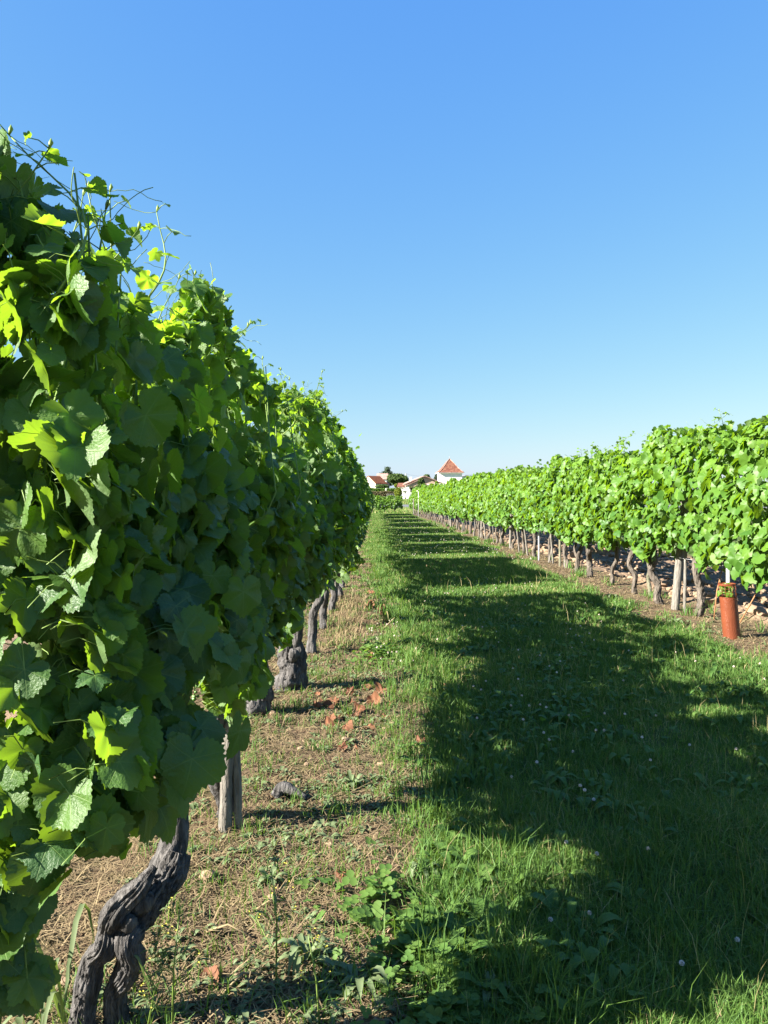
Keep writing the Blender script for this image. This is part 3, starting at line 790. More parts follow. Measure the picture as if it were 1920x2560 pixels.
def vine_guard():
    c = P(1830, 1597); c[2] = 0
    t = NT('orange brown plastic mesh'); uv = t.n('TexCoord').outputs['UV']
    br = t.n('TexChecker', {'Vector': t.n('Mapping', {'Vector': uv, 'Scale': (1, 1, 1)}).outputs[0], 'Scale': 1.0})
    wv = t.n('TexVoronoi', {'Vector': t.n('Mapping', {'Vector': uv, 'Scale': (40, 60, 1)}).outputs[0], 'Scale': 1.0})
    col = t.mix(wv.outputs['Distance'], (.15, .04, .018), (.095, .024, .011))
    col = t.mix(t.noise(t.coord(), 9, 4), col, (.21, .06, .026))
    b = t.bsdf(col, .32, .5, wv.outputs['Distance'], .6, .004)
    tr = t.n('BsdfTranslucent', {'Color': (.3, .06, .015, 1)}).outputs[0]
    m = t.surf(t.n('MixShader', {0: .2, 1: b, 2: tr}).outputs[0])
    v = thing('vine_guard', c, 'orange-brown plastic tube round a young vine at the right edge', 'vine guard')
    lean = np.array([-.045, .0])
    def ring(z0, z1, r, nz, ang0=0, ang1=2 * np.pi, n=40, inner=False):
        z = np.linspace(z0, z1, nz); th = np.linspace(ang0, ang1, n)
        Z, TH = np.meshgrid(z, th, indexing='ij'); rr = r * (1 + .03 * np.cos(2 * TH + Z * 4))
        V = np.stack([lean[0] * Z / .48 + rr * np.cos(TH), rr * np.sin(TH), Z], -1).reshape(-1, 3)
        U = np.stack([TH / 6.28, Z * 2], -1).reshape(-1, 2)
        ii = np.arange(nz * n).reshape(nz, n)
        q = np.stack([ii[:-1, :-1], ii[:-1, 1:], ii[1:, 1:], ii[1:, :-1]], -1).reshape(-1, 4)
        return V, q, U
    b = MB(); V, q, U = ring(-.02, .36, .068, 14); b.add(V, [q], 0, .5, U); V, q, U = ring(-.02, .36, .065, 14); b.add(V, [q[:, ::-1]], 0, .5, U)
    b.build('sleeve', [m], v)
    b = MB(); V, q, U = ring(.455, .475, .069, 4); b.add(V, [q], 0, .5, U); V, q, U = ring(.455, .475, .066, 4); b.add(V, [q[:, ::-1]], 0, .5, U)
    b.build('collar', [m], v)
    # open upper part: thin vertical strands and hoops of the net
    b = MB()
    for a in np.linspace(0, 2 * np.pi, 15)[:-1]:
        pts = [[lean[0] * z / .48 + .067 * math.cos(a), .067 * math.sin(a), z] for z in (.355, .41, .46)]
        b.add(*tube(pts, [.0018] * 3, 4))
    for z in (.38, .405, .43):
        th = np.linspace(0, 2 * np.pi, 25); b.add(*tube(np.c_[lean[0] * z / .48 + .067 * np.cos(th), .067 * np.sin(th), np.full(25, z)], np.full(25, .0014), 4, cap=False))
    b.build('netting', [m], v)
    # the young vine inside
    y = thing('young_vine', c + [lean[0] * .7, 0, 0], 'young green vine leaf showing in the open top of the orange tube', 'young vine')
    b = MB(); b.add(*tube([[0, 0, 0], [.01, 0, .2], [0, 0, .42]], [.006, .005, .004], 8)); b.build('stem', [M['cane']], y)
    g = np.random.default_rng(3); n = 9
    pos = np.c_[g.normal(0, .025, n), g.normal(0, .025, n), g.uniform(.36, .46, n)]
    nr = np.c_[g.normal(-.6, .5, n), g.normal(-.8, .5, n), np.full(n, .5)]
    V, Fo, uv_, va = leaves(pos, frames(nr, g.normal(0, .6, (n, 3)) - [0, 0, 1]), np.full(n, .042), 1, g, g.uniform(.6, 1, n))
    b = MB(); b.add(V, [Fo], 0, va, uv_); b.build('foliage', [M['leaf_far']], y)
vine_guard()

# ------------------------------------------------------------------ grass and small plants
def blades(g, X, Y, hgt, wid, var, lean=.5, seg3=True):
    n = len(X); Z = height(X, Y) - .004
    a = g.uniform(0, 2 * np.pi, n); dx, dy = np.cos(a), np.sin(a)
    la = g.uniform(0, 2 * np.pi, n); L = np.abs(g.normal(0, lean, n)) * hgt
    lx, ly = np.cos(la) * L, np.sin(la) * L
    base = np.c_[X, Y, Z]
    sd = np.c_[dx, dy, np.zeros(n)] * (wid / 2)[:, None]
    mid = base + np.c_[lx * .3, ly * .3, hgt * .55]
    tip = base + np.c_[lx, ly, hgt * (1 - .25 * np.minimum(1, (L / hgt)**2))]
    if seg3:
        V = np.stack([base - sd, base + sd, mid - sd * .75, mid + sd * .75, tip], 1).reshape(-1, 3)
        k = (np.arange(n) * 5)[:, None]
        return V, [k + np.array([[0, 1, 3, 2]]), k + np.array([[2, 3, 4]])], np.repeat(var, 5)
    V = np.stack([base - sd, base + sd, tip], 1).reshape(-1, 3); k = (np.arange(n) * 3)[:, None]
    return V, [k + np.array([[0, 1, 2]])], np.repeat(var, 3)

def scatter(g, n, x0, x1, y0, y1, power, wfun):
    """importance sampled in depth: density ~ Y**-power"""
    u = g.random(n)
    if power == 1: Y = y0 * (y1 / y0)**u
    else: e = 1 - power; Y = (y0**e + u * (y1**e - y0**e))**(1 / e)
    X = g.uniform(x0, x1, n)
    ok = (g.random(n) < wfun(X, Y)) & (X > -.5 * Y - .3) & (X < .52 * Y + .3)
    return X[ok], Y[ok]

gb = MB(); g = np.random.default_rng(21)
dryn = lambda X, Y: .5 + .5 * fbm(X * 1.4, Y * 1.0, seed=41, octv=3)
X, Y = scatter(g, 420000, -.1, 3.1, 1.4, 11, 1.35, lambda X, Y: grass_w(X, Y) * np.clip(.75 + .5 * noise(X * 5, Y * 5, seed=8), .2, 1))
hh = (.028 + .042 * g.random(len(X))) * (1 + .5 * noise(X * 1.5, Y * 1.5, seed=6)) * (1 + .35 * sstep(4, 1.8, Y))
var = np.clip(g.beta(2, 2.5, len(X)) + .25 * (dryn(X, Y) - .5), 0, .85); var[g.random(len(X)) < .05 + .12 * sstep(.45, .8, dryn(X, Y))] = .95
V, Fs, A = blades(g, X, Y, hh, .0032 * np.maximum(1, Y / 3.2) * g.uniform(.7, 1.3, len(X)), var, .85); gb.add(V, Fs, 0, A)
X, Y = scatter(g, 280000, -.7, 3.1, 11, 75, 1.25, lambda X, Y: grass_w(X, Y))
hh = (.035 + .04 * g.random(len(X)))
var = np.clip(g.beta(2, 2.5, len(X)) + .25 * (dryn(X, Y) - .5), 0, .85); var[g.random(len(X)) < .12] = .95
V, Fs, A = blades(g, X, Y, hh, .0032 * np.maximum(1, Y / 3.2), var, .5, False); gb.add(V, Fs, 0, A)
# rough fringe of taller grass along the left edge of the alley, and tufts
def tufts(g, n, x0, x1, y0, y1, hm, spread, nb, power=1.0, wf=lambda X, Y: np.ones_like(X)):
    X, Y = scatter(g, n, x0, x1, y0, y1, power, wf)
    k = nb; tx = np.repeat(X, k) + g.normal(0, spread, len(X) * k); ty = np.repeat(Y, k) + g.normal(0, spread, len(X) * k)
    th = np.repeat(hm * g.uniform(.5, 1.3, len(X)), k) * g.uniform(.4, 1.1, len(tx)); tv = np.clip(np.repeat(g.random(len(X)), k) * .5 + g.normal(.2, .15, len(tx)), 0, .84)
    return blades(g, tx, ty, th, .004 * np.maximum(1, ty / 4), tv, .65)
for args in ((260, .08, .55, 1.7, 30, .15, .035, 34, 1.1), (420, .3, 2.8, 1.7, 30, .085, .03, 22, 1.0), (110, 2.5, 3.5, 5, 40, .13, .04, 22), (700, -.75, .15, 1.6, 22, .07, .03, 16)):
    V, Fs, A = tufts(g, *args); gb.add(V, Fs, 0, A)
# bright lush blades in the lit foreground corner
V, Fs, A = tufts(g, 70, .15, 1.2, 1.6, 2.2, .10, .03, 24); gb.add(V, Fs, 0, A)
X, Y = scatter(g, 1600, .2, 2.9, 1.7, 14, 1.2, lambda X, Y: grass_w(X, Y))
V, Fs, A = blades(g, X, Y, g.uniform(.09, .22, len(X)), .0016 * np.maximum(1, Y / 3), np.where(g.random(len(X)) < .7, .95, .6), .45); gb.add(V, Fs, 0, A)
# verge beyond
X = g.uniform(-6, 9, 26000); Y = g.uniform(60, 124, 26000); ok = (Y < 85) | (Y > 94)
V, Fs, A = blades(g, X[ok], Y[ok], g.uniform(.08, .3, ok.sum()), np.full(ok.sum(), .07), np.clip(g.beta(2, 2, ok.sum()) + .2, 0, 1), .5, False)
gb.add(V, Fs, 0, A)
o = gb.build('grass', [M['grass']]); tag(o, 'mown green grass with dry blades covering the alley', 'grass', None, 'stuff')

# lanceolate leaf
def lance(g, base, az, length, width, arch, var, b, mi=0):
    n = 6; t = np.linspace(0, 1, n)
    d = np.array([math.cos(az), math.sin(az)]); sd = np.array([-d[1], d[0], 0])
    r = length * t; zz = length * (arch * t - (arch * .9) * t**2.2) 
    ctr = np.c_[base[0] + d[0] * r * .85, base[1] + d[1] * r * .85, base[2] + zz]
    w = width * np.sin(np.pi * np.clip(t * .95 + .04, 0, 1))**.8 / 2
    Lf, Rt = ctr - sd * w[:, None] + [0, 0, width * .12], ctr + sd * w[:, None] + [0, 0, width * .12]
    V = np.stack([Lf, ctr, Rt], 1).reshape(-1, 3)
    f = []
    for k in range(n - 1):
        for e in (0, 1): f.append([k*3+e, k*3+e+1, k*3+3+e+1, k*3+3+e])
    b.add(V, [np.array(f)], mi, var)

# litter: dry straw and small weeds on the bare strips
sb = MB(); g = np.random.default_rng(33)
def strip_w(X, Y): return (1 - grass_w(X, Y)) * (1 - plough_w(X, Y))
for (n, x0, x1, y0, y1) in ((56000, -1.2, .5, 1.3, 40), (14000, 2.4, 3.9, 4.5, 24)):
    X, Y = scatter(g, n, x0, x1, y0, y1, 1.3, strip_w)
    m = len(X); a = g.uniform(0, 6.28, m); L = g.uniform(.02, .09, m) * np.where(g.random(m) < .06, 2, 1); Z = height(X, Y) + .004
    d = np.c_[np.cos(a), np.sin(a), g.normal(.03, .18, m)] * L[:, None]; w = np.c_[-np.sin(a), np.cos(a), np.zeros(m)] * (.0015 * np.maximum(1, Y / 3))[:, None]
    c = np.c_[X, Y, Z]; md = c + d * .5 + np.c_[g.normal(0, .006, (m, 2)), np.abs(g.normal(.006, .006, m))]
    V = np.stack([c - w, c + w, md - w, md + w, c + d - w * .5, c + d + w * .5], 1).reshape(-1, 3); k = (np.arange(m) * 6)[:, None]
    sb.add(V, [k + np.array([[0, 1, 3, 2]]), k + np.array([[2, 3, 5, 4]])], 0, np.repeat(np.clip(g.beta(2, 2, m), 0, 1), 6))
# tall dry grass patch beside the left row
X = g.normal(-.25, .10, 1500); Y = g.uniform(6.2, 9.5, 1500)
V, Fs, A = blades(g, X, Y, g.uniform(.03, .12, len(X)), np.full(len(X), .005), g.uniform(.3, 1, len(X)), .8); sb.add(V, Fs, 0, A)
tag(sb.build('dry_straw', [M['straw']]), 'dry straw and cut stems lying on the bare soil under the vines', 'straw', None, 'stuff')

wb = MB(); g = np.random.default_rng(35)
for (n, x0, x1, y0, y1) in ((6200, -.8, .42, 1.45, 30), (1300, 2.4, 3.7, 5, 24)):
    X, Y = scatter(g, n, x0, x1, y0, y1, 1.1, lambda X, Y: np.clip(.45 + .8 * noise(X * 3, Y * 2.2, seed=66), 0.05, 1) * (1 - .6 * plough_w(X, Y)))
    for px_, py_ in zip(X, Y):
        z = float(height(px_, py_)); k = int(g.integers(4, 9)); sc = g.uniform(.014, .048); vv = g.random()
        for e in range(k):
            lance(g, (px_ + g.normal(0, .008), py_ + g.normal(0, .008), z), g.uniform(0, 6.28), sc * g.uniform(.6, 1.3), sc * g.uniform(.22, .42), g.uniform(.4, 1.5), np.clip(vv + g.normal(0, .15), 0, 1), wb)
tag(wb.build('small_weeds', [M['weed']]), 'small leafy weeds sprouting on the dry strip beside the vines', 'weeds', None, 'stuff')

mb_ = MB(); g = np.random.default_rng(36)
X, Y = scatter(g, 1500, .1, 2.9, 1.6, 9, 1.3, lambda X, Y: grass_w(X, Y) * np.clip(.3 + .9 * noise(X * 2, Y * 2, seed=67), 0, 1))
for px_, py_ in zip(X, Y):
    z = float(height(px_, py_)); vv = g.uniform(0, .6)
    for e in range(int(g.integers(3, 8))):
        L = g.uniform(.05, .12); lance(g, (px_ + g.normal(0, .008), py_ + g.normal(0, .008), z + .01), g.uniform(0, 6.28), L, L * g.uniform(.16, .34), g.uniform(.7, 1.6), np.clip(vv + g.normal(0, .1), 0, 1), mb_)
tag(mb_.build('broadleaf_weeds', [M['clover']]), 'broad-leaved weeds growing among the alley grass', 'weeds', None, 'stuff')
# clover patches
cb = MB(); g = np.random.default_rng(37)
spots = []
for (cx_, cy_, rx_, ry_, n) in ((.11, 2.06, .17, .22, 230), (.18, 1.78, .26, .16, 150), (.0, 2.3, .2, .3, 60), (.05, 6.0, .25, .5, 420), (1.2, 5.2, .9, 2.2, 420), (1.5, 11, 1.0, 4, 300), (2.6, 8, .3, 2, 160)):
    for k in range(n):
        a = g.uniform(0, 6.28); q = abs(g.normal(0, .55)); spots.append((cx_ + math.cos(a) * q * rx_, cy_ + math.sin(a) * q * ry_))
for (px_, py_) in spots:
    z = float(height(px_, py_)); h = g.uniform(.015, .06); a0 = g.uniform(0, 6.28); s = g.uniform(.007, .014); vv = g.random()
    tx, ty = g.normal(0, .3, 2)
    for e in range(3):
        a = a0 + e * 2.094; th = np.linspace(0, 6.283, 9)[:-1]
        c = np.array([math.cos(a), math.sin(a)]) * s
        ex, ey = c[0] + np.cos(th) * s * .95, c[1] + np.sin(th) * s * .95
        V = np.c_[px_ + np.r_[c[0], ex], py_ + np.r_[c[1], ey], z + h + tx * np.r_[c[0], ex] + ty * np.r_[c[1], ey] + np.r_[-.002, np.full(8, .001)]]
        j = np.arange(8); cb.add(V, [np.stack([np.zeros(8, int), 1 + j, 1 + (j + 1) % 8], -1)], 0, vv)
tag(cb.build('clover', [M['clover']]), 'patches of bright green three-leaf clover in the alley grass', 'clover', None, 'stuff')

# white clover heads: one thing each
t = NT('clover blossom'); M['blossom'] = t.surf(t.bsdf(t.mix(t.noise(t.coord(), 90, 3), (.75, .72, .66), (.55, .42, .36)), .9, .1))
def blossom_mesh(seed):
    g = np.random.default_rng(seed); b = MB(); h = g.uniform(.08, .13)
    b.add(*tube([[0, 0, 0], [g.normal(0, .01), 0, h * .5], [g.normal(0, .012), g.normal(0, .01), h]], [.0013] * 3, 5), 1, .5)
    for k in range(46):                                     # small florets standing out of the head
        z = 1 - 1.7 * k / 46; a = k * 2.4; r = math.sqrt(max(0, 1 - z * z)); d = np.array([r * math.cos(a), r * math.sin(a), z])
        c = np.array([0, 0, h]); R_ = .0095
        s1 = np.cross(d, [.3, .5, .8]); s1 /= np.linalg.norm(s1); s2 = np.cross(d, s1)
        e = .0022
        V = np.array([c + d * R_ * .2 + s1 * e * .5, c + d * R_ * .2 - s1 * e * .5, c + d * R_ - s1 * e + s2 * e * .4, c + d * R_ * 1.1, c + d * R_ + s1 * e + s2 * e * .4])
        b.add(V, [np.array([[0, 1, 2, 3], [0, 3, 4, 4]])[:1], np.array([[0, 3, 4]])], 0, .5)
    return b.build('clover_flower', [M['blossom'], M['shoot']], link=False)
bms = [blossom_mesh(s) for s in range(4)]
g = np.random.default_rng(39)
def flower(px_, py_, lab, sc=1.0):
    o = new_obj('clover_flower', bms[int(g.integers(4))]); o.location = (px_, py_, float(height(px_, py_)) - .005); o.rotation_euler = (g.normal(0, .12), g.normal(0, .12), g.uniform(0, 6)); o.scale = (sc,) * 3
    tag(o, lab, 'flower', 'white clover flowers in the alley grass')
spotf = [(1375, 2246), (1480, 2238), (1838, 2290), (1493, 2098), (1606, 2085), (1410, 2072), (1484, 1960), (1460, 1945), (1455, 1938), (1280, 1915), (1705, 2345), (1345, 1880), (1440, 1850), (1510, 1800), (1370, 1830)]
n = 0
for (a, b) in spotf:
    p = P(a, b, .11); flower(p[0], p[1], 'white clover flower standing in the shaded grass of the alley', .66)
X, Y = scatter(g, 420, .5, 2.9, 3.4, 15, 1.2, lambda X, Y: grass_w(X, Y) * np.clip(.35 + .9 * noise(X * 1.5, Y * .9, seed=90), 0, 1))
for a, b in list(zip(X, Y))[:120]: flower(a, b, 'small white clover flower dotting the middle of the grass alley', .65)
for a, b in zip(g.normal(.12, .12, 34), g.uniform(5.5, 7.5, 34)): flower(a, b, 'white clover flower on the rough grass edge beside the dry strip', .65)
# far blossoms past the countable
fb = MB(); X, Y = scatter(g, 900, .5, 2.9, 14, 45, 1.0, lambda X, Y: grass_w(X, Y) * .6)
m = len(X); Z = height(X, Y) + .1; e = .008
Vf = np.stack([np.c_[X, Y, Z] + d for d in np.array([[e, 0, 0], [0, e, 0], [-e, 0, 0], [0, -e, 0], [0, 0, e], [0, 0, -e]])], 1).reshape(-1, 3)
oc = np.array([[0, 1, 4], [1, 2, 4], [2, 3, 4], [3, 0, 4], [1, 0, 5], [2, 1, 5], [3, 2, 5], [0, 3, 5]])
fb.add(Vf, [(oc[None] + (np.arange(m) * 6)[:, None, None]).reshape(-1, 3)]); tag(fb.build('clover_blossom', [M['blossom']]), 'far specks of white clover blossom in the grass', 'clover', None, 'stuff')

# soil clods in the ploughed alleys
def clod_template(seed):
    import bmesh
    bm = bmesh.new(); bmesh.ops.create_icosphere(bm, subdivisions=2, radius=1)
    V = np.array([v.co[:] for v in bm.verts]); Fc = np.array([[v.index for v in f.verts] for f in bm.faces]); bm.free()
    V = V * (1 + .35 * noise(V[:, 0] * 1.6 + seed * 9, V[:, 1] * 1.6, V[:, 2] * 1.6, seed) + .14 * noise(V[:, 0] * 4 + seed, V[:, 1] * 4, V[:, 2] * 4, seed + 3))[:, None]
    return V, Fc
ct = [clod_template(s) for s in range(5)]
kb = MB(); g = np.random.default_rng(45)
for (n, x0, x1, y0, y1, smn) in ((3400, 3.4, 6.6, 4.5, 28, .028), (700, -2.6, -.75, 1.3, 6, .022), (260, -.8, 0.1, 1.5, 6, .006)):
    u = g.random(n); Y = y0 * (y1 / y0)**u; X = g.uniform(x0, x1, n)
    ok = g.random(n) < (plough_w(X, Y) if smn > .01 else .8 + 0 * X); X, Y = X[ok], Y[ok]; Z = height(X, Y)
    S = smn * g.lognormal(0, .55, len(X))
    for k in range(len(X)):
        V, Fc = ct[k % 5]; a = g.uniform(0, 6.28); cs, sn = math.cos(a), math.sin(a)
        W_ = np.c_[V[:, 0] * cs - V[:, 1] * sn, V[:, 0] * sn + V[:, 1] * cs, V[:, 2] * .75] * S[k] + [X[k], Y[k], Z[k] + S[k] * .3]
        kb.add(W_, [Fc])
tag(kb.build('soil_clods', [M['clod']], None, False), 'crumbly brown clods of ploughed soil beside the vine rows', 'soil', None, 'stuff')

# fallen vine leaves
def fallen(px, py, s, lab, rot=0, seed=0, up=.2):
    g = np.random.default_rng(seed); p = P(px, py); z = float(height(p[0], p[1]))
    n = np.array([[g.normal(-.3, up), g.normal(-.5, up), 1.0]])
    V, Fo, uv_, va = leaves(np.zeros((1, 3)), frames(n, np.array([[math.cos(rot), math.sin(rot), 0]])), np.array([s]), 0, g, np.array([g.random()]), -2.1)
    b = MB(); b.add(V, [Fo], 0, va, uv_); b.add(*tube([[0, 0, 0], [-math.cos(rot) * .03, -math.sin(rot) * .03, .01], [-math.cos(rot) * .06, -math.sin(rot) * .06, .02]], [.0015, .0013, .001], 5), 0, .8)
    o = b.build('fallen_leaf', [M['dead_leaf']]); zmin = V[:, 2].min(); o.location = (p[0], p[1], z - zmin * .6 + .004)
    tag(o, lab, 'leaf', 'dried orange vine leaves on the ground')
FG = 'dried orange vine leaf in the scattered litter between stump and grass'
fl = [(1052, 1861, .055, 'bright orange dried vine leaf lying alone on the grass edge', 2), (817, 1767, .06, FG, 0), (936, 1763, .065, FG, 1), (954, 1730, .06, FG, 2), (918, 1716, .055, FG, 3),
      (929, 1512, .08, 'pale orange dried vine leaf beside the tall grass tuft farther back', 4), (853, 1875, .05, 'brown dried vine leaf by a dark weed in the middle of the dry strip', 1), (886, 1866, .035, FG, 2), (925, 1821, .05, FG, 4), (1110, 1718, .05, 'tan dried vine leaf out in the grass past the dry strip', 5),
      (922, 1647, .06, FG, 0), (526, 2470, .05, 'pinkish curled dead leaf in front near the split trunk', 2), (851, 2198, .045, 'pink-brown dead leaf on the dry strip in the middle foreground', 3), (1098, 2345, .03, 'small red dead leaf at the edge of the clover patch', 1)]
for k, (a, b, s, lab, r_) in enumerate(fl): fallen(a, b, s * .72, lab, r_, 300 + k, .16)
g = np.random.default_rng(48)
for k in range(18):
    fallen(g.normal(865, 62), g.normal(1758, 30), g.uniform(.022, .042), FG, g.uniform(0, 6), 340 + k, .2)
for k in range(6):
    fallen(g.normal(930, 18), g.normal(1505, 22), g.uniform(.05, .07), 'small dried leaf in the litter beside the tall grass tuft', g.uniform(0, 6), 380 + k, .2)

# single weeds
def rosette(px, py, lab, n=11, L=.13, w=.035, seed=0, arch=1.2, cat='weed', mat='weed'):
    g = np.random.default_rng(seed); p = P(px, py); p[2] = float(height(p[0], p[1]))
    b = MB()
    for k in range(n): lance(g, (g.normal(0, .006), g.normal(0, .006), -.003), k * 2.4 + g.normal(0, .3), L * g.uniform(.55, 1.1), w * g.uniform(.7, 1.1), arch * g.uniform(.5, 1.3), np.clip(g.normal(.5, .2), 0, 1), b)
    o = b.build('weed', [M[mat]]); o.location = p
    tag(o, lab, cat, 'leafy weeds on the dry strip')
rosette(675, 2215, 'leafy dock-like weed with upright leaves right of the split trunk', 14, .07, .02, 1, 1.8)
rosette(1010, 2330, 'broad-leaved pale weed at the grass edge just above the clover patch', 9, .065, .02, 2, 1.8)
rosette(880, 1960, 'dark upright leafy weed in the middle of the dry strip', 16, .08, .02, 3, 2.0)
rosette(1060, 2200, 'lush dark weed at the shadow edge in the middle foreground', 16, .09, .02, 4, 1.9)
rosette(1085, 1850, 'green weed with broad leaves behind the lone orange leaf', 9, .08, .024, 5, 1.6)
rosette(810, 2060, 'low leafy weed on the dry strip below the broken root', 10, .08, .025, 6, 1.2)
rosette(760, 2420, 'grey-green branching weed in the foreground shadow', 18, .12, .022, 7, 1.7)
rosette(900, 2470, 'grey-green leafy weed left of the clover patch', 16, .11, .024, 8, 1.5)
rosette(1230, 2500, 'broad toothed weed in front of the shadow at the bottom', 12, .09, .022, 9, 1.5)
rosette(1530, 1500, 'small bushy green weed at the foot of the right row', 16, .14, .04, 10, 1.4)
rosette(1690, 1560, 'round-leaved weed at the foot of the thick grey post', 14, .14, .05, 11, 1.0)
rosette(960, 1560, 'tall grassy tuft at the edge of the alley behind the clover', 30, .28, .012, 12, 2.6, 'grass tuft', 'grass')
rosette(165, 2575, 'leek-like clump of striped blades left of the split trunk', 11, .26, .013, 13, 3.2, 'grass tuft', 'weed')
def stem_weed(px, py, h, lab, seed, flowers=True):
    g = np.random.default_rng(seed); p = P(px, py); p[2] = float(height(p[0], p[1])); b = MB(); f = MB()
    main = [[0, 0, 0], [g.normal(0, .01), 0, h * .5], [g.normal(0, .02), g.normal(0, .02), h]]
    b.add(*tube(main, [.0025, .002, .001], 6), 1, .6)
    for k in range(18):
        t = g.uniform(.15, 1); c = np.array([main[1][0] * min(1, t * 2), 0, h * t]); a = g.uniform(0, 6.28); l = h * .28 * (1.15 - t)
        e = c + [math.cos(a) * l, math.sin(a) * l, l * .8]
        b.add(*tube([c, (c + e) / 2 + [0, 0, -.01], e], [.0012, .001, .0007], 4), 1, .6)
        lance(g, tuple(c + (e - c) * g.uniform(.2, .9)), a + g.normal(0, .5), g.uniform(.02, .045), .007, .5, g.random(), b)
        if flowers:
            for q in range(2):
                z = e + g.normal(0, .008, 3); th = np.linspace(0, 6.28, 6)[:-1]
                f.add(np.vstack([z, np.c_[z[0] + .003 * np.cos(th), z[1] + .003 * np.sin(th), np.full(5, z[2] + .003)]]), [np.array([[0, 1 + j, 1 + (j + 1) % 5] for j in range(5)])], 0, .5)
    v = thing('stem_weed', p, lab, 'weed', 'tall thin weeds on the dry strip'); b.build('stem', [M['weed'], M['shoot']], v)
    if flowers: f.build('blossom', [M['yellow']], v)
M['yellow'] = simple('yellow flower', (.38, .34, .05), .8, .15)
stem_weed(430, 2590, .28, 'thin weed with tiny yellow flowers right of the split trunk', 1)
stem_weed(690, 2470, .30, 'tall thin branching weed in the foreground of the dry strip', 2)
stem_weed(365, 2590, .22, 'shorter yellow-flowered weed close against the split trunk', 3)
stem_weed(600, 2000, .34, 'leafy stem climbing beside the pale split post', 4, False)
stem_weed(800, 2570, .22, 'sprawling thin weed at the bottom of the dry strip', 5)
stem_weed(1485, 1410, .3, 'rusty thin dried weed among the right row trunks', 6, False)
# plantain stalks at the sunny band
for k, px in enumerate((1067, 1081, 1090, 1102, 1120, 1134, 1164, 1178)):
    g = np.random.default_rng(60 + k); p = P(px, 1462 - (k % 3) * 4); p[2] = 0; h = .22 + .1 * g.random(); b = MB()
    b.add(*tube([[0, 0, 0], [0, 0, h * .6], [g.normal(0, .01), 0, h]], [.003, .0025, .002], 5), 0, .7); b.add(*tube([[0, 0, h - .005], [0, 0, h + .015], [0, 0, h + .03]], [.004, .008, .003], 6), 1, .3)
    o = b.build('plantain_stalk', [M['grass'], M['straw']]); o.location = p; tag(o, 'slender plantain stalk with seed head standing in the sunlit band of grass', 'plantain', 'plantain stalks in the sunlit band')
# broken root and twigs
g = np.random.default_rng(70); p = P(705, 1992); b = MB()
b.add(*tube([[-.03, 0, 0], [.0, .01, .035], [.05, 0, .02], [.10, -.02, .0]], [.02, .022, .017, .008], 18, .4, 4, 0, .008)); b.add(*tube([[-.0, 0, .02], [.03, .03, .03], [.05, .06, .0]], [.014, .012, .006], 14, .4, 5, 0, .008))
o = b.build('broken_root', [M['bark']]); o.location = (p[0], p[1], 0); tag(o, 'dark broken vine root lying on the dry strip beside the pale split post', 'root')
for k, (a, b_, L, lab) in enumerate(((515, 2350, .12, 'pale bent twig lying on the straw right of the split trunk'), (640, 2290, .10, 'thin pale twig on the dry strip right of the leafy dock-like weed'), (230, 2330, .14, 'pale straight twig leaning by the split trunk'), (560, 2500, .1, 'short pale twig near the pinkish dead leaf'), (1560, 1462, .3, 'thin brown twig on the soil beneath the slim leaning trunk'))):
    p = P(a, b_); q = MB(); r_ = g.uniform(-.8, .8); d = np.array([math.cos(r_), math.sin(r_), .1]) * L
    q.add(*tube([[0, 0, .008], d * .5 + [0, .015, .02], d], [.003, .003, .002], 6), 0, .9); o = q.build('dry_twig', [M['straw']]); o.location = (p[0], p[1], float(height(p[0], p[1])) + .004); tag(o, lab, 'twig', 'twigs on the ground')

# ------------------------------------------------------------------ far buildings
M['white'] = simple('white render', (.80, .79, .76), .9, .04, .6)
M['cream'] = simple('cream beige', (.42, .31, .23), .9, .06, .6)  # beige tone of the house and porch gables and one column
M['greywall'] = simple('pale stone wall', (.36, .31, .28), .9, .15, 1.5)
M['dark'] = simple('dark opening', (.03, .03, .035), .6, .1)
M['grey'] = simple('grey slate', (.25, .25, .27), .8, .15)
def tile_mat(name, a, b, c):
    t = NT(name); vec = t.coord()
    n1 = t.n('TexVoronoi', {'Vector': vec, 'Scale': 4.5}).outputs['Color']; n2 = t.noise(vec, 1.2, 3)
    sx = t.n('SeparateColor', {0: n1}).outputs[0]
    col = t.ramp(t.math('ADD', t.math('MULTIPLY', sx, .7), t.math('MULTIPLY', n2, .35)), [(.2, a), (.5, b), (.85, c)])
    return t.surf(t.bsdf(col, .9, .15, sx, .5, .05))
M['tile'] = tile_mat('orange roof tile', (.11, .042, .03), (.15, .06, .038), (.19, .092, .06))
M['tile_red'] = tile_mat('red orange roof tile', (.20, .06, .028), (.27, .09, .04), (.31, .12, .06))
M['tile_pale'] = tile_mat('pale pink roof tile', (.20, .12, .10), (.28, .18, .15), (.36, .25, .21))

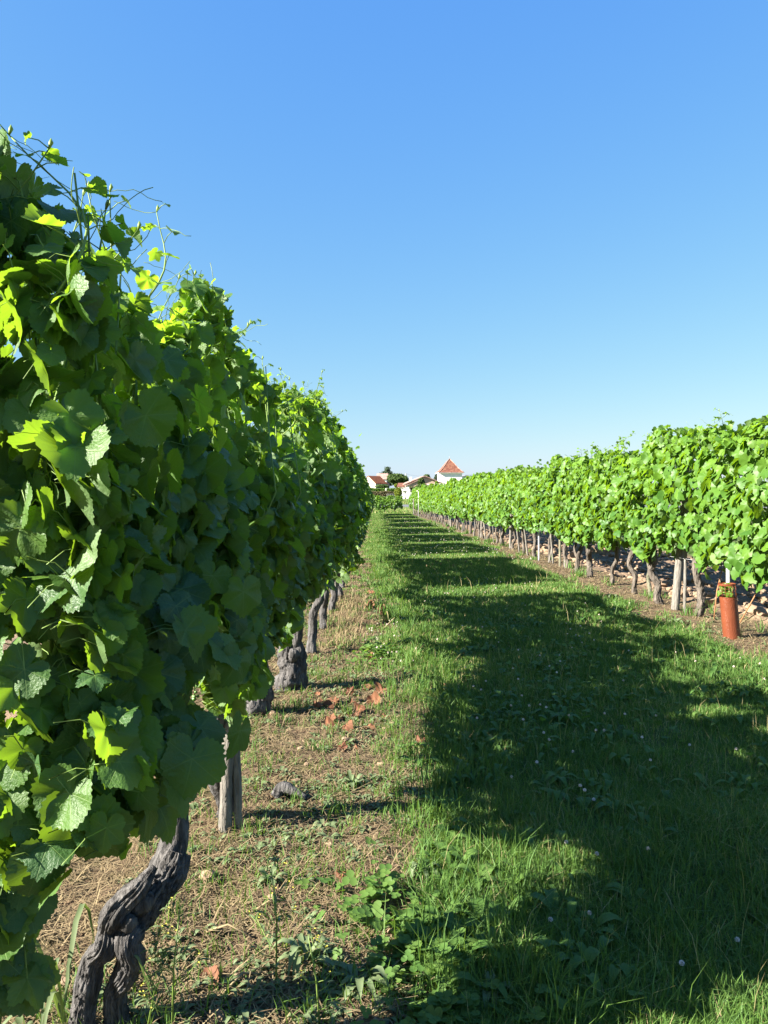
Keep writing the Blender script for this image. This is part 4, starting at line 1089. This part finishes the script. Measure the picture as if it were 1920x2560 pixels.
def gable_house(name, label, c, w, l, hw_, hr, rot, wall, gab, roof, over=.3, thick=.14, zbase=-1.0, cat='house'):
    """ridge runs along local y; c = ground centre"""
    v = thing(name, (c[0], c[1], 0), label, cat, None, rot)
    b = MB(); x, y_ = w / 2, l / 2; z0 = c[2] + zbase; z1 = c[2] + hw_; z2 = c[2] + hr
    b.add([[-x, -y_, z0], [x, -y_, z0], [x, y_, z0], [-x, y_, z0], [-x, -y_, z1], [x, -y_, z1], [x, y_, z1], [-x, y_, z1]], [np.array([[0, 1, 5, 4], [1, 2, 6, 5], [2, 3, 7, 6], [3, 0, 4, 7]])])
    b.build('wall', [wall], v, False)
    for sy in (-1, 1):
        b = MB(); b.add([[-x, sy * y_, z1], [x, sy * y_, z1], [0, sy * y_, z2]], [np.array([[0, 1, 2][::-sy]])]); b.build('gable', [gab], v, False)
    b = MB(); sl = (z2 - z1) / x; xo = x + over; yo = y_ + over
    for sg in (-1, 1):
        A = np.array([[0, -yo, z2 + .02], [0, yo, z2 + .02], [sg * xo, yo, z1 - sl * over + .02], [sg * xo, -yo, z1 - sl * over + .02]])
        Bv = A + [0, 0, thick]; V = np.vstack([A, Bv])
        f = np.array([[0, 1, 2, 3], [7, 6, 5, 4], [0, 3, 7, 4], [3, 2, 6, 7], [2, 1, 5, 6]])
        b.add(V, [f])
    r = b.build('roof', [roof], v, False)
    return v, r

# house with the orange roof, far left: gable end seen obliquely, right roof slope towards the camera
D = 260; ap = BA(215, 412, D)
w_, l_ = 6.4, 6.0; rot = R(-40)
v, r = gable_house('farmhouse', 'far house with orange tiled roof and pinkish stone gable, left of the round pine', np.array([0, 0, 0.]), w_, l_, 4.4, 6.9, rot, M['greywall'], M['greywall'], M['tile_red'], .15)
gz_ = base_h(D)
fa = np.array([-math.sin(-rot) * 0, 0, 0])
# front gable apex sits at local (0,-l/2)
lx, ly = -(-l_ / 2) * math.sin(rot), (-l_ / 2) * math.cos(rot)
v.location = (ap[0] - lx, ap[1] - ly, ap[2] - 6.9 - .1)
# pale roofed house behind it
a, b_ = BA(455, 408, 300), BA(715, 600, 300)
v, r = gable_house('farmhouse', 'far white house with pale pink roof, half hidden by the round pine', np.array([(a[0] + b_[0]) / 2, 303, 0.]), 9, b_[0] - a[0], 0, 2.2, R(90), M['white'], M['white'], M['tile_pale'], .3)
v.location.z = BA(0, 500, 300)[2]
for ch in [x for x in COL.objects if x.parent == v and x.name.startswith('wall')]: ch.scale = (1, 1, 4)
# dark chimney stack + dark lean-to in front of it
s1 = thing('outbuilding', (0, 0, 0), 'tiny dark shed with a stub of chimney between far house and pine', 'shed'); c = BA(715, 650, 270); b = MB(); b.box(c, (1.3, 1.5, 1.6)); b.build('wall', [M['dark']], s1, False); c2 = BA(700, 585, 270); b = MB(); b.box(c2, (.45, .5, 1.1)); b.build('chimney', [M['dark']], s1, False)

# main house
D = 150; apx = B1(822, 378, D); ev = B1(606, 462, D)
hwid = (apx[0] - ev[0]) * 2; gnd = float(base_h(D))
cz = gnd
hv, hr_ = gable_house('house', 'cream gabled house with low tiled roof behind the gate pillars', np.array([apx[0], D + 5, cz]), hwid - .8, 10, ev[2] - cz + .12, apx[2] - cz, R(3), M['white'], M['cream'], M['tile_pale'], .4)
cp = B1(686, 405, D + 3); b = MB(); b.box((cp[0] - apx[0], -2, cp[2] - .2), (.3, .3, 1.0)); b.box((cp[0] - apx[0], -2, cp[2] + .34), (.4, .4, .1)); ch = b.build('chimney', [M['white']], hr_, False)
# porch: lower second gable on columns in front
ph = B1(760, 425, D - 3); pl_ = B1(640, 478, D - 3)
pv = thing('porch', (ph[0], D - 2.5, 0), 'cream front porch with tiled gable roof and slim columns', 'porch')
b = MB(); hw2 = ph[0] - pl_[0]
for sg in (-1, 1):
    A = np.array([[0, -1.5, ph[2]], [0, 3, ph[2]], [sg * hw2, 3, pl_[2]], [sg * hw2, -1.5, pl_[2]]]); b.add(np.vstack([A, A + [0, 0, .14]]), [np.array([[0, 1, 2, 3], [7, 6, 5, 4], [0, 3, 7, 4], [3, 2, 6, 7], [2, 1, 5, 6]])])
b.build('roof', [M['tile_pale']], pv, False)
b = MB(); b.add([[-hw2 + .2, -1.3, pl_[2]], [hw2 - .2, -1.3, pl_[2]], [0, -1.3, ph[2] - .08]], [np.array([[0, 1, 2]])]); b.build('gable', [M['cream']], pv, False)
for k, u in enumerate((.05, .36, .68, .97)):
    b = MB(); b.box((-hw2 + .25 + u * (2 * hw2 - .5), -1.2, (pl_[2] + gnd - .5) / 2), (.28, .28, pl_[2] - gnd + .5)); b.build('column', [M['cream'] if k == 1 else M['white']], pv, False)
b = MB(); b.box((.1, 2.4, gnd + .9), (2 * hw2 * .6, .1, 2.0)); b.build('opening', [M['dark']], pv, False)
# low orange annex roof on the left of the house
an = thing('annex', (0, 0, 0), 'low annex with orange tile roof at the left end of the cream house', 'annex'); c = BA(1065, 655, D + 2)
b = MB(); b.add([[c[0] - .9, D, c[2] - .25], [c[0] + .6, D, c[2] - .25], [c[0] + .6, D + 4, c[2] + .5], [c[0] - .5, D + 4, c[2] + .5], [c[0] - .9, D, c[2] - .4], [c[0] + .6, D, c[2] - .4]], [np.array([[0, 1, 2, 3], [4, 5, 1, 0]])]); b.build('roof', [M['tile']], an, False)
b = MB(); b.box((c[0] - .05, D + 1.5, c[2] - 1.6), (1.2, 2, 2.4)); b.build('wall', [M['white']], an, False)

# gate pillars and fence
pil = None
for k, (u0, u1) in enumerate(((1104, 1166), (1196, 1256), (1312, 1350))):
    D = 124; a, b_ = BA(u0, 842, D), BA(u1, 1030, D); cx_ = (a[0] + b_[0]) / 2; gz_ = float(base_h(D)); w_ = (b_[0] - a[0])
    pv = thing('gate_pillar', (cx_, D, gz_), ['left white gate pillar of the nearest pair beside the yellow bush', 'right white gate pillar of the pair before the cream house', 'narrow third white gate pillar beside the right vine row'][k], 'pillar', 'white gate pillars')
    b = MB(); b.box((0, 0, (a[2] - gz_ - .1) / 2 - .1), (w_ * .8, w_ * .8, a[2] - gz_ + .1)); b.build('shaft', [M['white']], pv, False)
    b = MB(); b.box((0, 0, a[2] - gz_ - .05), (w_ * 1.05, w_ * 1.05, .1)); b.build('cap', [M['white']], pv, False)
D = 124.5; a, b_ = BA(1258, 905, D), BA(1420, 1015, D)
fv = thing('gate', ((a[0] + b_[0]) / 2, D, float(base_h(D))), 'grey barred gate between the white pillars and the vine row', 'gate')
b = MB(); hh = a[2] - base_h(D)
for k in range(12): b.box((-(b_[0] - a[0]) / 2 + k * (b_[0] - a[0]) / 11, 0, hh / 2), (.045, .04, hh))
for z in (.15, hh): b.box((0, .0, z), (b_[0] - a[0] + .1, .06, .08))
b.build('bars', [M['grey']], fv, False)
D = 126; a, b_ = BA(700, 905, D), BA(1100, 1015, D)
fv = thing('fence', ((a[0] + b_[0]) / 2, D, float(base_h(D))), 'low grey wire fence left of the white gate pillars', 'fence')
b = MB(); hh = .9
for k in range(9): b.box((-(b_[0] - a[0]) / 2 + k * (b_[0] - a[0]) / 8, 0, hh / 2), (.06, .06, hh))
for z in (.3, .6, .88): b.box((0, 0, z), (b_[0] - a[0], .03, .03))
b.build('bars', [M['grey']], fv, False)

# the dovecote tower
D = 150; rt = R(3); gz_ = float(base_h(D))
Lc, Rc = BB(275, 600, D), BB(815, 600, D); cx_ = (Lc[0] + Rc[0]) / 2; side = 4.2
ez = BB(0, 505, D)[2]; az2 = BB(0, 205, D - .5)[2]
tv = thing('dovecote_tower', (cx_ + .05, D + 2, 0), 'square white tower with flared pointed orange tile roof', 'tower', None, rt)
b = MB(); b.box((0, 0, (ez + gz_ - 1) / 2), (side, side, ez - gz_ + 1)); b.build('wall', [M['white']], tv, False)
b = MB(); hs = side / 2 + .38; prof = [(1.0, 0), (.80, .13), (.62, .30), (.45, .50), (.25, .74), (.0, 1.0)]
V = []; 
for q, zz in prof:
    s = hs * q; V += [[-s, -s, ez - .05 + (az2 - ez) * zz], [s, -s, ez - .05 + (az2 - ez) * zz], [s, s, ez - .05 + (az2 - ez) * zz], [-s, s, ez - .05 + (az2 - ez) * zz]]
f = [[i*4+j, i*4+(j+1) % 4, i*4+4+(j+1) % 4, i*4+4+j] for i in range(5) for j in range(4)]
b.add(V, [np.array(f)]); rf = b.build('roof', [M['tile']], tv, False)
b = MB(); b.box((0, 0, ez - .1), (hs * 2 - .06, hs * 2 - .06, .09)); b.build('eave', [M['white']], tv, False)
b = MB()
for sx in (-1, 1):
    for sy in (-1, 1):
        pts = [[sx * hs * q, sy * hs * q, ez - .02 + (az2 - ez) * zz] for q, zz in prof]; b.add(*tube(pts, [.06] * 6, 6))
b.build('ridge', [M['tile_pale']], rf)
b = MB(); b.add(*tube([[0, 0, az2 - .1], [0, 0, az2 + .15], [0, 0, az2 + .45]], [.08, .05, .02], 8)); b.build('finial', [M['grey']], rf)
# low annex right of the tower and a further house
c = BB(890, 590, 158); v, r = gable_house('outbuilding', 'grey-roofed outbuilding touching the right side of the white tower', np.array([c[0] - .2, 161, 0]), 5.5, 4, c[2] - .5, c[2] + .15, R(4), M['white'], M['white'], M['grey'], .2)
c = BB(1262, 560, 200); v, r = gable_house('farmhouse', 'far house of which only the white orange-capped chimney peeps over the right vines', np.array([c[0], 204, 0]), 6, 8, c[2] - 3.5, c[2] - 1.6, R(90), M['white'], M['white'], M['tile'], .2)
b = MB(); b.box((-1, 0, c[2] - 1), (.9, .9, 3.0)); b.box((-1, 0, c[2] + .6), (1.1, 1.1, .22), 1); b.build('chimney', [M['white'], M['tile']], r, False)

# utility poles and wires
def pole(u, v_, fn, D, label, h=9):
    t = fn(u, v_, D); o = MB(); gz = float(base_h(D)); o.add(*tube([[0, 0, gz - .5], [0, 0, (gz + t[2]) / 2], [0, 0, t[2]]], [.14, .12, .1], 8)); 
    pv = thing('utility_pole', (t[0], D, 0), label, 'pole', 'utility poles'); o.build('shaft', [M['grey']], pv); q = MB(); q.box((0, 0, t[2] - .25), (1.2, .1, .12)); q.build('crossarm', [M['grey']], pv, False); return t
t1 = pole(1185, 345, BA, 235, 'far utility pole rising right of the round pine'); t2 = pole(1190, 498, BB, 200, 'far utility pole right of the tower above the vines'); 
t3 = BB(860, 560, 156)
for (p, q, lab) in ((t1, BA(1640, 420, 190), 'thin overhead cable sloping down to the cream house roof'), (t2, t3, 'thin overhead cable from pole to the building beside the tower')):
    n = 16; t = np.linspace(0, 1, n); pts = p[None] * (1 - t)[:, None] + q[None] * t[:, None]; pts[:, 2] -= 1.0 * t * (1 - t)
    b = MB(); b.add(*tube(pts, np.full(n, .02), 5)); tag(b.build('overhead_cable', [M['dark']]), lab, 'cable', 'overhead cables')

# ------------------------------------------------------------------ far trees and hedges
def tufty(g, pts, size, b, mi=0, flat=.0):
    """many small leaf clumps: bent quads in random directions"""
    n = len(pts); a = g.normal(0, 1, (n, 3)); a /= np.linalg.norm(a, axis=1)[:, None]
    c = np.cross(a, g.normal(0, 1, (n, 3))); c /= np.linalg.norm(c, axis=1)[:, None]
    s = size * g.uniform(.5, 1.3, n)[:, None]
    V = np.stack([pts - a * s, pts + c * s * .6, pts + a * s, pts - c * s * .6], 1).reshape(-1, 3)
    k = (np.arange(n) * 4)[:, None]; b.add(V, [k + np.array([[0, 1, 2]]), k + np.array([[0, 2, 3]])], mi, np.repeat(np.clip(g.beta(2, 2, n), 0, 1), 4))
def blob(g, c, r, n, shell=.5, seed=0, lump=.3):
    d = g.normal(0, 1, (n, 3)); d /= np.linalg.norm(d, axis=1)[:, None]
    rr = g.uniform(shell, 1, n)**.5 * (1 + lump * noise(d[:, 0] * 2.5, d[:, 1] * 2.5, d[:, 2] * 2.5, seed) + .5 * lump * noise(d[:, 0] * 6, d[:, 1] * 6, d[:, 2] * 6, seed + 1))
    return np.asarray(c) + d * rr[:, None] * np.asarray(r)
def tree(name, label, fn, u0, v0, u1, v1, D, mat, n=3000, size=.3, trunk_v=None, cat='tree', seed=0, depth=None, group=None, clusters=9):
    a, b_ = fn(u0, v0, D), fn(u1, v1, D); g = np.random.default_rng(seed); gz = float(base_h(D))
    c = (a + b_) / 2; r = np.array([(b_[0] - a[0]) / 2, depth or (b_[0] - a[0]) / 2, (a[2] - b_[2]) / 2])
    v = thing(name, (c[0], D, gz), label, cat, group); off = np.array([c[0], D, gz]); b = MB()
    cc = c - off
    tufty(g, blob(g, cc, r * .82, n // 3, .35, seed, .2), size, b)
    for k in range(clusters):
        d = g.normal(0, 1, 3); d /= np.linalg.norm(d); d[2] = abs(d[2]) * .9 - .25
        tufty(g, blob(g, cc + d * r * .62, r * g.uniform(.3, .46), n // clusters, .3, seed + k, .35), size, b)
    b.build('crown', [mat], v)
    t = MB(); t.add(*tube([[0, 0, -.4], [.05 * r[0], 0, cc[2] * .5], [0, 0, max(cc[2], .3)]], np.array([.09, .07, .04]) * min(r[0], 4) + .03, 8, .1, seed, 0))
    for k in range(3):
        d = g.normal(0, .5, 3) * r; d[2] = abs(d[2]); t.add(*tube([[0, 0, cc[2] * .6], cc + d * .4], [.04 * min(r[0], 4) + .02, .02], 6))
    t.build('trunk', [M['trunk']], v); return v
tree('pine_tree', 'round umbrella pine with dense dark green crown', BA, 672, 325, 1275, 655, 230, M['tree'], 9000, .28, seed=1, clusters=14)
# cedar with flat tiers
D = 320; g = np.random.default_rng(5); top = BA(720, 190, D); gz = float(base_h(D)); v = thing('cedar_tree', (top[0], D, gz), 'blue-green cedar with flat tiers behind the round pine', 'tree'); b = MB(); H = top[2] - gz
t = MB(); t.add(*tube([[0, 0, -.5], [0, 0, H * .6], [0, 0, H]], [.45, .25, .05], 8)); 
k = 0
for zf in np.linspace(.98, .35, 13):
    L = 4.6 * (1 - zf)**.62 + .3
    for q in range(5 if zf < .95 else 3):
        a = g.uniform(0, 6.28); ll = L * g.uniform(.5, 1.15); d = np.array([math.cos(a), math.sin(a), .16])
        n = int(40 + 130 * ll / 4); tt = g.random(n)**.7; pts = np.array([0, 0, H * zf]) + d * (tt * ll)[:, None] + np.c_[g.normal(0, .3 + .12 * ll, (n, 2)), g.normal(0, .16, n)]
        tufty(g, pts, .26, b); t.add(*tube([[0, 0, H * zf], np.array([0, 0, H * zf]) + d * ll], [.07, .02], 5))
b.build('crown', [M['cedar']], v); t.build('trunk', [M['trunk']], v)
tree('tree', 'dark treetop showing above the cream house ridge', B1, 808, 345, 905, 460, 190, M['tree'], 1600, .25, seed=7)
tree('tree', 'olive-green tree half hidden behind the left side of the tower', B1, 928, 345, 1000, 480, 185, M['cedar'], 1600, .25, seed=8)
tree('conifer_shrub', 'upright green conifer in front of the cream house gable', B1, 762, 378, 842, 510, 134, M['tree'], 1800, .16, seed=9)
tree('shrub', 'wide dark shrub in front of the cream porch', B1, 712, 455, 860, 545, 132, M['tree'], 2000, .15, seed=10, cat='shrub')
tree('shrub', 'small dark shrub at the left wall of the cream house', B1, 604, 528, 660, 560, 138, M['tree'], 500, .12, seed=11, cat='shrub')
tree('shrub', 'yellow-green bush left of the white gate pillars', BA, 870, 690, 1100, 985, 122, M['bush'], 2600, .12, seed=12, cat='shrub')
tree('shrub', 'dark green shrub below the far orange-roofed house', BA, 400, 632, 770, 745, 200, M['tree'], 1800, .22, seed=13, cat='shrub')
tree('shrub', 'small pale bush under the round pine beside the far white house', BA, 880, 600, 990, 730, 180, M['bush'], 700, .18, seed=14, cat='shrub')
def hedge(name, label, fn, u0, v0, u1, v1, D, mat, n, size, dep, seed, cat):
    a, b_ = fn(u0, v0, D), fn(u1, v1, D); g = np.random.default_rng(seed); c = (a + b_) / 2; 
    v = thing(name, (c[0], D, b_[2]), label, cat); L = b_[0] - a[0]; H = a[2] - b_[2]
    x = g.uniform(-L / 2, L / 2, n); pts = np.c_[x, g.uniform(-dep, dep, n), g.random(n)**.8 * H * (1 + .15 * noise(x * 1.5, seed=seed))]
    b = MB(); tufty(g, pts, size, b); b.build('foliage', [mat], v)
    t = MB()
    for k in range(9): t.add(*tube([[-L / 2 + L * k / 8, 0, -1.0], [-L / 2 + L * k / 8, 0, H * .6]], [.05, .04], 6))
    t.build('stem', [M['trunk']], v)
hedge('vine_hedge', 'green vine row on the plot across the road, below the far houses', BA, 250, 742, 905, 835, 150, M['leaf_far'], 5000, .13, .5, 1, 'vine row')
hedge('hedge', 'brownish dry hedge running across behind the short vine row', BA, 250, 815, 890, 935, 138, M['brownhedge'], 4000, .11, .4, 2, 'hedge')
p = BA(676, 738, 148); b = MB(); b.add(*tube([[0, 0, -1.2], [0, 0, 0], [0, 0, .06]], [.06, .06, .05], 8)); o = b.build('wooden_post', [M['white']]); o.location = p; tag(o, 'white post standing in the vine row across the road', 'post')
# wood on the skyline, low and far
g = np.random.default_rng(91); b = MB()
for k in range(70):
    x = -420 + k * 12 + g.normal(0, 4); hh = g.uniform(4, 8); tufty(g, blob(g, (x, 620 + g.normal(0, 15), 3 + hh * .4), (9, 6, hh * .6), 160, .3, k), 1.3, b)
o = b.build('far_wood', [M['tree']]); tag(o, 'low far wood on the skyline', 'wood', None, 'stuff')
